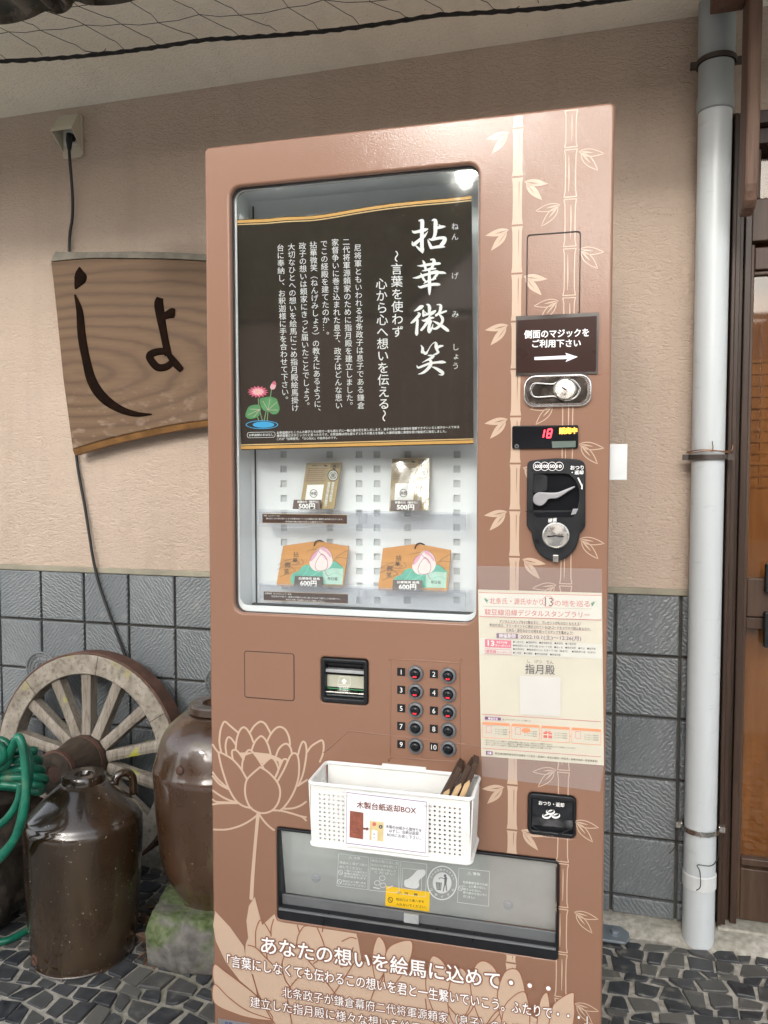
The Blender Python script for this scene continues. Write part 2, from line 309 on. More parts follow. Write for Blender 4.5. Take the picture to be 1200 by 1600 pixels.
def make_ground():
    a = Mat('mortar ground'); nt = a.nt
    n = tex(nt, 'Noise', a.obj, 60, detail=6); n2 = tex(nt, 'Noise', a.obj, 1.6, detail=5)
    c = ramp(nt, n.outputs['Fac'], [(0.3, (0.25, 0.235, 0.20)), (0.7, (0.47, 0.45, 0.40))]).outputs[0]
    d = ramp(nt, n2.outputs['Fac'], [(0.36, 0.75), (0.55, 0.0)]).outputs[0]; c = mix(nt, d, c, (0.14, 0.14, 0.095))
    return a.set(base=c, rough=0.9, normal=bumpn(nt, n.outputs['Fac'], 0.4, 0.004)).m
M_GROUND = make_ground()

# ------------------------------------------------------------------ mesh helpers
def tag(o, label=None, cat=None, group=None, kind=None):
    for k, v in (('label', label), ('category', cat), ('group', group), ('kind', kind)):
        if v: o[k] = v
    return o
def thing(name, loc, rz=0.0, label=None, cat=None, group=None):
    o = bpy.data.objects.new(name, None); COL.objects.link(o); o.location = loc; o.rotation_euler = (0, 0, rz); o.empty_display_size = 0.1
    return tag(o, label, cat, group)
class MB:
    def __init__(s): s.v = []; s.f = []; s.m = []; s.s = []
    def add(s, vs, fs, m=0, smooth=False):
        b = len(s.v); s.v += [Vector(v) for v in vs]
        for f in fs: s.f.append(tuple(b + i for i in f)); s.m.append(m); s.s.append(smooth)
        return s
    def box(s, x0, x1, y0, y1, z0, z1, m=0, mtx=None):
        vs = [Vector((x, y, z)) for z in (z0, z1) for y in (y0, y1) for x in (x0, x1)]
        if mtx: vs = [mtx @ v for v in vs]
        return s.add(vs, [(0, 2, 3, 1), (4, 5, 7, 6), (0, 1, 5, 4), (1, 3, 7, 5), (3, 2, 6, 7), (2, 0, 4, 6)], m)
    def tube(s, pts, r, n=10, m=0, cap=True, closed=False):
        pts = [Vector(p) for p in pts]; N = len(pts); rs = r if isinstance(r, (list, tuple)) else [r] * N
        vs = []; prev = None
        for i, p in enumerate(pts):
            if closed: t = pts[(i + 1) % N] - pts[i - 1]
            else: t = pts[min(i + 1, N - 1)] - pts[max(i - 1, 0)]
            t.normalize()
            if prev is None: u = t.orthogonal().normalized()
            else: u = (prev - t * prev.dot(t)).normalized()
            prev = u; w = t.cross(u)
            vs += [p + (u * cos(2 * pi * k / n) + w * sin(2 * pi * k / n)) * rs[i] for k in range(n)]
        fs = []
        for i in range(N if closed else N - 1):
            j = (i + 1) % N
            for k in range(n): fs.append((i * n + k, i * n + (k + 1) % n, j * n + (k + 1) % n, j * n + k))
        s.add(vs, fs, m, True)
        if cap and not closed:
            b = len(s.v) - len(vs); s.f += [tuple(b + k for k in reversed(range(n))), tuple(b + (N - 1) * n + k for k in range(n))]; s.m += [m, m]; s.s += [False, False]
        return s
    def lathe(s, prof, n=48, c=(0, 0, 0), axis=None, m=0, smooth=True):
        c = Vector(c); q = axis.to_track_quat('Z', 'Y').to_matrix() if axis else Matrix.Identity(3)
        vs = []
        for r, z in prof: vs += [c + q @ Vector((r * cos(2 * pi * k / n), r * sin(2 * pi * k / n), z)) for k in range(n)]
        fs = [(i * n + k, i * n + (k + 1) % n, (i + 1) * n + (k + 1) % n, (i + 1) * n + k) for i in range(len(prof) - 1) for k in range(n)]
        s.add(vs, fs, m, smooth)
        b = len(s.v) - len(vs)
        if prof[0][0] > 1e-6: s.f.append(tuple(b + k for k in reversed(range(n)))); s.m.append(m); s.s.append(False)
        if prof[-1][0] > 1e-6: s.f.append(tuple(b + (len(prof) - 1) * n + k for k in range(n))); s.m.append(m); s.s.append(False)
        return s
    def prism(s, pts, d, m=0):
        n = len(pts); d = Vector(d); vs = [Vector(p) for p in pts] + [Vector(p) + d for p in pts]
        return s.add(vs, [tuple(range(n)), tuple(reversed(range(n, 2 * n)))] + [(i, i + n, (i + 1) % n + n, (i + 1) % n) for i in range(n)], m)
    def build(s, name, mats, parent=None, bevel=0.0, seg=2, sharp=None, solid=None):
        me = bpy.data.meshes.new(name); me.from_pydata([tuple(v) for v in s.v], [], s.f)
        for mt in (mats if isinstance(mats, (list, tuple)) else [mats]): me.materials.append(mt)
        me.polygons.foreach_set('material_index', s.m); me.polygons.foreach_set('use_smooth', s.s)
        bm = bmesh.new(); bm.from_mesh(me); bmesh.ops.recalc_face_normals(bm, faces=bm.faces); bm.to_mesh(me); bm.free()
        if sharp and any(s.s): me.set_sharp_from_angle(angle=radians(sharp))
        me.update()
        o = bpy.data.objects.new(name, me); COL.objects.link(o)
        if parent: o.parent = parent
        if solid: q = o.modifiers.new('solid', 'SOLIDIFY'); q.thickness = solid; q.offset = 0
        if bevel: q = o.modifiers.new('bevel', 'BEVEL'); q.width = bevel; q.segments = seg; q.limit_method = 'ANGLE'; q.angle_limit = radians(40)
        return o
def curve_mesh(loops, extrude=0.0, bevel=0.0, res=2):
    c = bpy.data.curves.new('tmp', 'CURVE'); c.dimensions = '2D'; c.fill_mode = 'BOTH'; c.extrude = extrude; c.bevel_depth = bevel; c.bevel_resolution = res; c.offset = -bevel if bevel else 0
    for lp in loops:
        sp = c.splines.new('POLY'); sp.points.add(len(lp) - 1); sp.use_cyclic_u = True
        for p, q in zip(sp.points, lp): p.co = (q[0], q[1], 0, 1)
    o = bpy.data.objects.new('tmp', c); me = bpy.data.meshes.new_from_object(o)
    vs = [v.co.copy() for v in me.vertices]; fs = [tuple(p.vertices) for p in me.polygons]
    bpy.data.meshes.remove(me); bpy.data.objects.remove(o); bpy.data.curves.remove(c); return vs, fs
_tc = {}
def text_mesh(s, bold=0.0):
    k = s
    if k not in _tc:
        c = bpy.data.curves.new('tmp', 'FONT'); c.body = s; c.resolution_u = 3
        o = bpy.data.objects.new('tmp', c); me = bpy.data.meshes.new_from_object(o)
        _tc[k] = ([v.co.copy() for v in me.vertices], [tuple(p.vertices) for p in me.polygons])
        bpy.data.meshes.remove(me); bpy.data.objects.remove(o); bpy.data.curves.remove(c)
    return _tc[k]
def fat(bold, n=6):
    """bolder lettering: the same outline printed again a hair to each side"""
    return [(0, 0)] + ([(bold * cos(2 * pi * i / n + .3), bold * sin(2 * pi * i / n + .3)) for i in range(n)] if bold > .004 else [])
def spline(pts, n=6, closed=False):
    N = len(pts); out = []
    for i in range(N if closed else N - 1):
        P = [pts[(i + k) % N] if closed else pts[min(max(i + k, 0), N - 1)] for k in (-1, 0, 1, 2)]
        for j in range(n):
            t = j / n
            out.append(tuple(0.5 * (2 * b + (c - a) * t + (2 * a - 5 * b + 4 * c - d) * t * t + (3 * b - a - 3 * c + d) * t ** 3) for a, b, c, d in zip(*P)))
    if not closed: out.append(tuple(pts[-1]))
    return out
def rrect(x0, x1, z0, z1, r, n=6):
    o = []
    for cx, cz, a in ((x1 - r, z1 - r, 0), (x0 + r, z1 - r, 90), (x0 + r, z0 + r, 180), (x1 - r, z0 + r, 270)):
        o += [(cx + r * cos(radians(a + 90 * k / n)), cz + r * sin(radians(a + 90 * k / n))) for k in range(n + 1)]
    return o
def circ(cx, cz, r, n=32, ry=None): return [(cx + r * cos(2 * pi * k / n), cz + (ry or r) * sin(2 * pi * k / n)) for k in range(n)]
def plate(name, loops, y_front, thick, mat, parent, bevel=0.0, res=2, smooth=True):
    """flat plate with holes: loops are (x, z) outlines in the parent's front plane"""
    vs, fs = curve_mesh(loops, max(thick / 2 - bevel, 0), bevel, res)
    mb = MB(); mb.add([(v.x, y_front + thick / 2 - v.z, v.y) for v in vs], fs, 0, bool(bevel) and smooth)
    return mb.build(name, mat, parent, sharp=35)
EPS = 0.00002
class Print:
    """printed graphics lying on a real surface: drawn in photo pixels, each point put on the surface by plane()"""
    def __init__(s, plane, out, base=0.0003): s.plane = plane; s.out = Vector(out); s.base = base; s.mb = MB(); s.mats = []; s.l = 0
    def mi(s, m):
        if m not in s.mats: s.mats.append(m)
        return s.mats.index(m)
    def put(s, vs, fs, m, layer=None, flip=False):
        if layer is None: s.l += 1; layer = s.l
        o = s.out * (s.base + EPS * layer)
        s.mb.add([s.plane(v[0], v[1]) + o for v in vs], fs, s.mi(m)); return s
    def poly(s, loops, m, layer=None):
        if not isinstance(loops[0][0], (tuple, list)): loops = [loops]
        vs, fs = curve_mesh([[(x, -y) for x, y in lp] for lp in loops]); return s.put([(v.x, -v.y) for v in vs], fs, m, layer)
    def stroke(s, pts, m, layer=None, w=None, smooth=True, closed=False, n=6):
        pts = [(p[0], p[1], w if w else p[2]) for p in pts]
        if smooth: pts = spline(pts, n, closed)
        N = len(pts); vs = []
        for i, (x, y, ww) in enumerate(pts):
            a = pts[(i - 1) % N] if closed else pts[max(i - 1, 0)]; b = pts[(i + 1) % N] if closed else pts[min(i + 1, N - 1)]
            dx, dy = b[0] - a[0], b[1] - a[1]; L = hypot(dx, dy) or 1; ww = max(ww, 2e-4)
            vs += [(x - dy / L * ww / 2, y + dx / L * ww / 2), (x + dy / L * ww / 2, y - dx / L * ww / 2)]
        fs = [(2 * i, 2 * i + 1, (2 * i + 3) % (2 * N), (2 * i + 2) % (2 * N)) for i in range(N if closed else N - 1)]
        if not closed:                       # round ends
            for i, sg in ((0, -1), (N - 1, 1)):
                x, y, ww = pts[i]; a = pts[1] if i == 0 else pts[N - 2]; an = atan2(y - a[1], x - a[0]); b = len(vs)
                vs += [(x + cos(an + radians(t)) * ww / 2, y + sin(an + radians(t)) * ww / 2) for t in range(-90, 91, 30)]
                fs.append(tuple(range(b, b + 7)))
        return s.put(vs, fs, m, layer)
    def text(s, t, L, R, h, m, bold=0.0, halo=None, layer=None):
        vs, fs = text_mesh(t, bold)
        x0 = min(v.x for v in vs); x1 = max(v.x for v in vs); y0 = min(v.y for v in vs); y1 = max(v.y for v in vs)
        ux, uy = (R[0] - L[0]) / (x1 - x0), (R[1] - L[1]) / (x1 - x0); k = h / (y1 - y0); ym = (y0 + y1) / 2
        f = lambda v: (L[0] + (v.x - x0) * ux, L[1] + (v.x - x0) * uy - (v.y - ym) * k)
        if layer is None: s.l += 1; layer = s.l
        for hi_, (hm, hb) in enumerate(halo or []):
            for j, (a, b) in enumerate(fat(hb, 12)): s.put([f(v + Vector((a, b, 0))) for v in vs], fs, hm, layer + hi_ * 4 + j * .2)
        if halo: layer += 9; s.l += 9
        for j, (a, b) in enumerate(fat(bold)): s.put([f(v + Vector((a, b, 0))) for v in vs], fs, m, layer + j * .12)
        return s
    def glyph(s, ch, cx, cy, w, h, m, bold=0.0, rot=0.0, layer=None):
        vs, fs = text_mesh(ch, bold); cr, sr = cos(rot), sin(rot); out = []
        for v in vs:
            x, y = (v.x - 0.5) * w, -(v.y - 0.38) * h; out.append((cx + x * cr - y * sr, cy + x * sr + y * cr))
        if layer is None: s.l += 1; layer = s.l
        for j, (a, b) in enumerate(fat(bold)): s.put([(x + a * w, y + b * h) for x, y in out], fs, m, layer + j * .12)
        return s
    def column(s, t, T, B, w, m, bold=0.0):
        """vertical writing from the top of the first cell to the bottom of the last"""
        n = len(t); s.l += 1; lay = s.l; an = atan2(B[1] - T[1], B[0] - T[0]) - pi / 2
        for i, ch in enumerate(t):
            k = (i + 0.5) / n; x = T[0] + (B[0] - T[0]) * k; y = T[1] + (B[1] - T[1]) * k; ph = (B[1] - T[1]) / n; r = an
            if ch in '〜～ー…（）': r += pi / 2
            if ch in '、。': x += w * 0.52; y -= ph * 0.55
            if ch in 'ょゃゅっ': x += w * 0.08; y -= ph * 0.06
            s.glyph(ch, x, y, w * 1.02, min(w, ph) * 1.02, m, bold, r, lay)
    def line(s, a, b, w, m): return s.stroke([a, b], m, w=w, smooth=False)
    def quad(s, a, b, c, d, m): return s.put([a, b, c, d], [(0, 1, 2, 3)], m)
    def rbox(s, quad, r, m, hole=None):
        """rounded quad TL,TR,BR,BL with optional line width (outline only)"""
        def ring(q, r):
            o = []
            for i in range(4):
                p, a, b = q[i], q[i - 1], q[(i + 1) % 4]
                ua = ((a[0] - p[0]), (a[1] - p[1])); la = hypot(*ua) or 1; ub = ((b[0] - p[0]), (b[1] - p[1])); lb = hypot(*ub) or 1
                A = (p[0] + ua[0] / la * r, p[1] + ua[1] / la * r); Bq = (p[0] + ub[0] / lb * r, p[1] + ub[1] / lb * r)
                o += [tuple((1 - t) ** 2 * A[j] + 2 * t * (1 - t) * p[j] + t * t * Bq[j] for j in (0, 1)) for t in (0, .2, .4, .6, .8, 1)]
            return o
        loops = [ring(quad, r)]
        if hole:
            cx = sum(p[0] for p in quad) / 4; cy = sum(p[1] for p in quad) / 4
            q2 = [(p[0] - hole * (1 if p[0] > cx else -1), p[1] - hole * (1 if p[1] > cy else -1)) for p in quad]
            loops.append(ring(q2, max(r - hole, 0.3)))
        return s.poly(loops, m)
    def build(s, name, parent): return s.mb.build(name, s.mats, parent)

# ------------------------------------------------------------------ setting: ground and paving
mb = MB(); G = 60
mb.add([(-G, -G, 0), (G, -G, 0), (G, 0.9, 0), (-G, 0.9, 0)], [(0, 1, 2, 3)])
tag(mb.build('ground', M_GROUND), kind='structure')
def build_paving():
    rnd = random.Random(3); vs = []; fs = []; tone = []; cell = 0.052
    def yrow(j, x): return -0.062 - j * cell * .90 - .030 * sin(x * 3.1 + 1.3 + j * .16) - .010 * sin(x * 11 + j * 2.3) - .006 * sin(x * 29 + j * 5.1)
    for j in range(0, 33):
        x = -2.35 + rnd.uniform(0, cell); sl = rnd.uniform(-.25, .25)
        while x < 1.5:
            w = cell * rnd.choice((.72, .85, .95, 1.0, 1.1, 1.25, 1.45)); s2 = rnd.uniform(-.38, .38)
            J = lambda a: rnd.uniform(-a, a)
            q = [Vector((x + sl * cell * .5 + J(.004), yrow(j, x) + J(.004))), Vector((x + w + s2 * cell * .5 + J(.004), yrow(j, x + w) + J(.004))), Vector((x + w - s2 * cell * .5 + J(.004), yrow(j + 1, x + w) + J(.004))), Vector((x - sl * cell * .5 + J(.004), yrow(j + 1, x) + J(.004)))]
            x += w; sl = s2; c = sum(q, Vector((0, 0))) / 4
            if c.y > -0.07 or c.y < -1.6 or (-0.62 < c.x < -0.20 and c.y > -0.6): continue
            k = rnd.uniform(0.80, 0.89); k2 = k - 0.07; h = rnd.uniform(0.003, 0.0075); pts = []
            for a in range(4):
                p = q[a]
                if rnd.random() < 0.30: pts += [p + (q[a - 1] - p) * rnd.uniform(.08, .26), p + (q[(a + 1) % 4] - p) * rnd.uniform(.08, .26)]
                else: pts.append(p)
            n = len(pts); b = len(vs); tx, ty = rnd.uniform(-.05, .05), rnd.uniform(-.05, .05); e = [rnd.uniform(.96, 1.03) for _ in pts]
            vs += [(*(c + (p - c) * k * g), -0.002) for p, g in zip(pts, e)]
            vs += [(*(c + (p - c) * (k2 + 0.035) * g), h * 0.75 + (p - c).x * tx) for p, g in zip(pts, e)]
            vs += [(*(c + (p - c) * k2 * g), h + (p - c).x * tx + (p - c).y * ty) for p, g in zip(pts, e)]
            fs += [(b + t, b + (t + 1) % n, b + n + (t + 1) % n, b + n + t) for t in range(n)] + [(b + n + t, b + n + (t + 1) % n, b + 2 * n + (t + 1) % n, b + 2 * n + t) for t in range(n)] + [tuple(b + 2 * n + t for t in range(n))]
            tone += [rnd.random() ** 2.2 * 0.9] * (3 * n)
    mb = MB(); mb.add(vs, fs); o = mb.build('paving', M_STONE)
    at = o.data.attributes.new('tone', 'FLOAT', 'POINT'); at.data.foreach_set('value', tone)
    tag(o, kind='structure')
build_paving()
mb = MB(); rs = random.Random(9); n = 60; vs = []
for i in range(n + 1):
    x = -2.6 + i * 5.2 / n; vs += [(x, 0.02, 0.022), (x, -0.045 - rs.uniform(0, .02), 0.020 + rs.uniform(-.004, .004)), (x, -0.075 - rs.uniform(0, .03), -0.001)]
mb.add(vs, [(3 * i + k, 3 * i + k + 1, 3 * i + 4 + k, 3 * i + 3 + k) for i in range(n) for k in (0, 1)], 0, True)
tag(mb.build('path_edge', M_GROUND), kind='structure')

mb = MB(); mb.add([(-30, -12.9, 0.004), (30, -12.9, 0.004), (30, -1.62, 0.004), (-30, -1.62, 0.004)], [(0, 1, 2, 3)])
tag(mb.build('lane', simple('pale bounce lane', (0.58, 0.56, 0.52), 0.85, var=0.12, vscale=2, bump=0.2)), kind='structure')  # unseen strip of ground, added pale to bounce light up to the soffit
# ------------------------------------------------------------------ the house
TILE_TOP = 0.888; SOFF = 2.338; DOOR_X = wall(1133, 600).x
house = thing('house', (0, 0, 0), label='plastered house wall with grey slate tile base under a deep eave', cat='house')
mb = MB(); mb.box(-3.2, DOOR_X, 0, 0.15, TILE_TOP, 3.0); mb.box(-3.2, DOOR_X, 0.02, 0.15, -0.1, TILE_TOP)
dt = wall(1140, 178).z
mb.box(DOOR_X, 3.0, 0, 0.15, dt, 3.0)
mb.build('plaster_wall', M_PLASTER, house)
mb = MB(); mb.box(-3.2, DOOR_X - 0.002, -0.010, 0.0, TILE_TOP - 0.004, TILE_TOP + 0.014); mb.build('ledge', M_LEDGE, house, bevel=0.003)
# eave
mb = MB(); mb.box(-3.4, 3.2, -0.80, -0.001, SOFF, SOFF + 0.10); mb.build('eave_soffit', M_SOFFIT, house)
mb = MB(); mb.box(-3.4, 3.2, -0.84, -0.802, SOFF - 0.03, SOFF + 0.16); mb.build('fascia_board', M_DOORW, house, bevel=0.004)
mb = MB(); mb.add([(-3.5, -0.95, SOFF + 0.12), (3.3, -0.95, SOFF + 0.12), (3.3, 1.6, SOFF + 1.2), (-3.5, 1.6, SOFF + 1.2)], [(0, 1, 2, 3)]); mb.build('roof', M_SHEET, house, solid=0.04)
# slate tiles: every tile in the wainscot mesh has its own turned UV
def build_tiles():
    pitch = 0.163; x_ref = wall(1064, 940).x
    mb = MB(); mb.box(-3.2, DOOR_X - 0.001, 0.004, 0.019, 0.0, TILE_TOP - 0.005); mb.build('tile_backing', M_GROUT, house)
    mb = MB(); uvs = []; rr = random.Random(11); g = 0.0042; d = 0.0075; ci = 0
    for row in range(6):
        z1 = TILE_TOP - 0.006 - row * pitch; z0 = z1 - pitch + 2 * g
        z1 -= 0.0 if row else 0; z0 = max(z0, 0.022)
        for col in range(-20, 4):
            x0 = x_ref + (col) * pitch + g; x1 = x0 + pitch - 2 * g
            if x0 < -2.6 or x0 > DOOR_X - 0.005: continue
            x1 = min(x1, DOOR_X - 0.004); j = rr.uniform(-.0008, .0008); c = 0.0028
            fx = [(x0, 0.004, z0), (x1, 0.004, z0), (x1, 0.004, z1), (x0, 0.004, z1)]
            ed = [(x, -d + 0.002, z) for x, _, z in fx]
            ft = [(x + (c if x == x0 else -c), -d + j, z + (c if z == z0 else -c)) for x, _, z in fx]
            b = len(mb.v); mb.add(fx + ed + ft, [(8, 9, 10, 11)] + [(i, (i + 1) % 4, 4 + (i + 1) % 4, 4 + i) for i in range(4)] + [(4 + i, 4 + (i + 1) % 4, 8 + (i + 1) % 4, 8 + i) for i in range(4)])
            an = radians((42 if (row + col) % 2 else -45) + rr.uniform(-14, 14)); ox, oy = rr.uniform(0, 9), rr.uniform(0, 9)
            uvs.append((b, an, ox, oy))
    o = mb.build('tile_wainscot', M_TILE, house)
    me = o.data; uv = me.uv_layers.new(name='UVMap'); own = {}
    for b, an, ox, oy in uvs:
        for k in range(12): own[b + k] = (an, ox, oy)
    for lp in me.loops:
        an, ox, oy = own[lp.vertex_index]; v = me.vertices[lp.vertex_index].co; x, z = v.x * 6, v.z * 6
        uv.data[lp.index].uv = (x * cos(an) - z * sin(an) + ox, x * sin(an) + z * cos(an) + oy)
    # round relief medallions where four tiles meet
    zc = TILE_TOP - 0.004 - 2 * pitch
    for k in (-10, -8, -12, -6):
        # centre on every second joint
        xc = x_ref + k * pitch
        mb = MB(); y0 = -0.0095
        for R, r in ((0.058, 0.0042), (0.047, 0.0032), (0.034, 0.0034), (0.010, 0.005)):
            mb.tube([(xc + R * cos(2 * pi * t / 40), y0, zc + R * sin(2 * pi * t / 40)) for t in range(40)], r, 6, closed=True)
        for t in range(30):
            a = 2 * pi * t / 30; mb.lathe([(0, -.0035), (0.0028, -.0012), (0.0036, 0.001), (0.0036, 0.003)], 8, (xc + 0.0525 * cos(a), y0, zc + 0.0525 * sin(a)), Vector((0, 1, 0)))
        for t in range(18):
            a = 2 * pi * t / 18; mb.tube([(xc + 0.014 * cos(a), y0, zc + 0.014 * sin(a)), (xc + 0.022 * cos(a), y0 - .001, zc + 0.022 * sin(a)), (xc + 0.030 * cos(a), y0, zc + 0.030 * sin(a))], [0.001, 0.003, 0.0035], 6)
            mb.tube([(xc + 0.037 * cos(a), y0, zc + 0.037 * sin(a)), (xc + 0.0445 * cos(a + .09), y0, zc + 0.0445 * sin(a + .09))], 0.0018, 5)
        mb.lathe([(0.0, -0.0028), (0.058, -0.0022), (0.060, 0.004)], 40, (xc, -d - 0.0, zc), Vector((0, 1, 0)))
        mb.build('tile_medallion', M_MEDAL, house)
build_tiles()
# entrance door, right of the pipe
door = thing('entrance_door', (DOOR_X, 0, 0)); door.parent = house; 
def dx(px, py=700, y=0.0): return wall(px, py, y).x - DOOR_X
def dz(py, px=1180, y=0.02): return wall(px, py, y).z
X1 = dx(1133) + 0.004; X2 = dx(1142); X3 = dx(1150); X4 = dx(1158); X5 = dx(1166); XE = X5 + 0.75
mb = MB()
mb.box(X1, X2, -0.012, 0.12, 0.0, dt - 0.004); mb.box(X2, X3, -0.004, 0.12, 0.0, dt - 0.004); mb.box(X3 + .002, X4, 0.022, 0.12, 0.0, dt - 0.004); mb.box(X4, X5 + .004, 0.008, 0.12, 0.0, dt - 0.004)
mb.box(X5 + .004, XE, -0.012, 0.12, dt - 0.035, dt - 0.004); mb.box(X5 + .004, XE, 0.012, 0.12, dt - 0.075, dt - 0.037)
mb.build('door_frame', M_DOORD, door, bevel=0.002)
L0 = X5 + 0.006; SX = dx(1175, 600, .03)
mb = MB(); ya, yb = 0.030, 0.062
zt0, zt1 = dz(305), dz(150)
mb.box(L0, SX, ya, yb, 0.03, dz(380)); mb.box(L0, XE, ya - .006, yb, dz(376), dz(310)); mb.box(L0, SX + .01, ya + .004, yb, dz(308), dt - 0.08); mb.box(SX, XE, ya, yb, dz(420), dz(385))
mb.box(SX, XE, ya + .008, yb, dz(430) + .004, dz(420) - .002); mb.box(SX, XE, ya, yb, dz(965), dz(905)); mb.box(SX, XE, ya + .008, yb, dz(985), dz(967)); mb.box(SX, XE, ya, yb, 0.03, dz(1362)); mb.box(SX, XE, ya - .004, ya + .02, dz(1356), dz(1345))
mb.box(XE - .05, XE, ya, yb, 0.03, dt - 0.08)
mb.build('door_leaf', M_DOORW, door, bevel=0.0025)
mb = MB(); mb.box(SX - .004, XE - .04, 0.047, 0.050, dz(906), dz(429)); mb.box(SX - .004, XE - .04, 0.047, 0.050, dz(1363), dz(984)); mb.box(SX, XE - .04, 0.047, 0.050, zt0, dt - 0.08)
mb.build('glass_pane', clear('door glass', (0.86, 0.82, 0.76), 0.7, 0.03), door)
mb = MB(); IY = 0.075
mb.box(SX - .05, XE, IY + .006, IY + .03, dz(965), dz(560)); mb.box(SX - .05, XE, IY + .021, IY + .031, dz(1380), dz(966))
for k in range(12):
    z = dz(560) - k * (dz(560) - dz(760)) / 11; mb.box(SX - .05, XE, IY, IY + .012, z - .004, z + .004)
for k in range(14): mb.box(SX - .02 + k * .05, SX - .010 + k * .05, IY + .002, IY + .014, dz(765), dz(560))
mb.box(SX + .10, SX + .14, IY, IY + .015, dz(1380), dz(430))
mb.build('inner_lattice', M_WARMLIT, door)
mb = MB(); mb.box(SX - .08, XE, IY + .05, IY + .06, 0.02, dt); mb.build('interior_backing', M_WARMLIT2, door)  # plain plane for the dim interior, warm light put into its colour
mb = MB(); mb.box(X1, XE, -0.02, 0.12, -0.05, 0.028); mb.build('threshold', M_GROUND, door, bevel=0.004)
mb = MB(); hx = dx(1197, 930, 0); mb.box(hx, hx + .02, ya - .022, ya - .001, dz(925), dz(880)); mb.build('lock', M_BLACKP, door, bevel=0.003); mb = MB(); mb.box(hx, hx + .02, ya - .022, ya - .001, dz(1010), dz(955)); mb.build('handle', M_BLACKP, door, bevel=0.003)
# wall parts right of the door and above: the hanging post of the eave
mb = MB(); py_ = -0.20
def hp(px, py): return wall(px, py, py_)
a0, a1 = hp(1155, 20), hp(1197, 20); zb = hp(1175, 322).z
prof = [(py_, 2.6), (py_, zb + .05)] + [(py_ + .002 + .045 * (1 - cos(t)), zb + .05 - .05 * sin(t)) for t in (0.3, .7, 1.1, 1.5)] + [(py_ + .075, zb - .002), (py_ + .08, zb + .02), (py_ + .08, 2.6)]
xl, xr = hp(1166.5, 160).x, hp(1189, 160).x
mb.prism([(xl, y, z) for y, z in prof], (xr - xl, 0, 0)); mb.build('hanging_post', M_BEAM, house, bevel=0.006)
mb = MB(); b0 = wall(1112, 4, -0.16); mb.box(b0.x, xl - .001, -0.19, -0.13, b0.z - .012, b0.z + .06); mb.build('rail', M_BEAM, house, bevel=0.003)

# ------------------------------------------------------------------ fixtures on the wall
def make_downpipe():
    y = -0.055; p1 = wall(1101, 960, y); R = 0.0385; x = p1.x
    t = thing('downpipe', (x, y, 0), label='pale grey round downpipe beside the entrance door', cat='pipe')
    z = lambda py: wall(1101, py, y - R).z
    mb = MB(); mb.lathe([(R, 0.0), (R, z(1372)), (R - .0001, z(1372)), (R, z(1368)), (R, z(167))], 48); mb.build('pipe', M_PIPE, t, sharp=40)
    mb = MB(); mb.lathe([(R + .0004, z(168)), (R + .0042, z(166)), (R + .0042, z(143)), (R + .002, z(141)), (R + .002, z(92)), (R + .0035, z(90)), (R + .0035, 2.336)], 48); mb.build('joint', M_PIPEJ, t, sharp=40)
    mb = MB(); mb.lathe([(R + .0005, z(1396)), (R + .0022, z(1395)), (R + .0022, z(1374)), (R + .0005, z(1373))], 48); mb.build('tape_band', M_WHITEP, t, sharp=40)
    for py, m in ((714, M_STRAP), (1303, M_BRUSH), (88, M_STRAP)):
        mb = MB(); zz = z(py); mb.lathe([(R + .006, zz - .006), (R + .0075, zz - .006), (R + .0075, zz + .006), (R + .006, zz + .006), (R + .006, zz - .006)], 48)
        mb.box(R + .004, R + .020, -.004, .010, zz - .007, zz + .007); mb.box(-R - .020, -R - .004, -.004, .010, zz - .007, zz + .007); mb.box(-.008, .008, R + .004, .054, zz - .005, zz + .005)
        mb.build('bracket', m, t, sharp=40)
    zz = z(706); mb = MB()
    for q in range(2):
        pts = [((R + .010 + .002 * q) * cos(a), (R + .010 + .002 * q) * sin(a), zz + .002 * sin(3 * a + q) + .003 * q) for a in [radians(k) for k in range(185, 361, 8)]]; mb.tube(pts, 0.0013, 6)
    mb.tube([(0.002, -R - .010, zz), (.004, -R - .012, zz + .01), (.002, -R - .010, zz + .026), (.005, -R - .011, zz + .008)], .0010, 6)
    mb.tube([(R + .010, -.004, zz), (R + .016, -.006, zz + .006), (R + .017, -.005, zz + .018)], .0012, 6)
    mb.build('wire_tie', M_COPPER, t)
    zz = z(1303); mb = MB()
    mb.tube(spline([(R + .003, -R * .4, zz), (R + .002, -R * .5, z(1340)), (R * .6, -R * .95, z(1352)), (-.010, -R - .003, z(1352)), (-.004, -R - .003, z(1362)), (-.002, -R - .003, z(1385)), (-.012, -R - .003, z(1392))], 5), .0011, 6)
    mb.tube(spline([(-R - .004, -R * .3, zz + .002), (-R - .020, -R * .6, zz - .012), (-R - .022, -R * .7, z(1330)), (-R - .036, -R * .6, z(1345))], 5), .0011, 6)
    mb.build('loose_wire', M_WIRE, t)
make_downpipe()
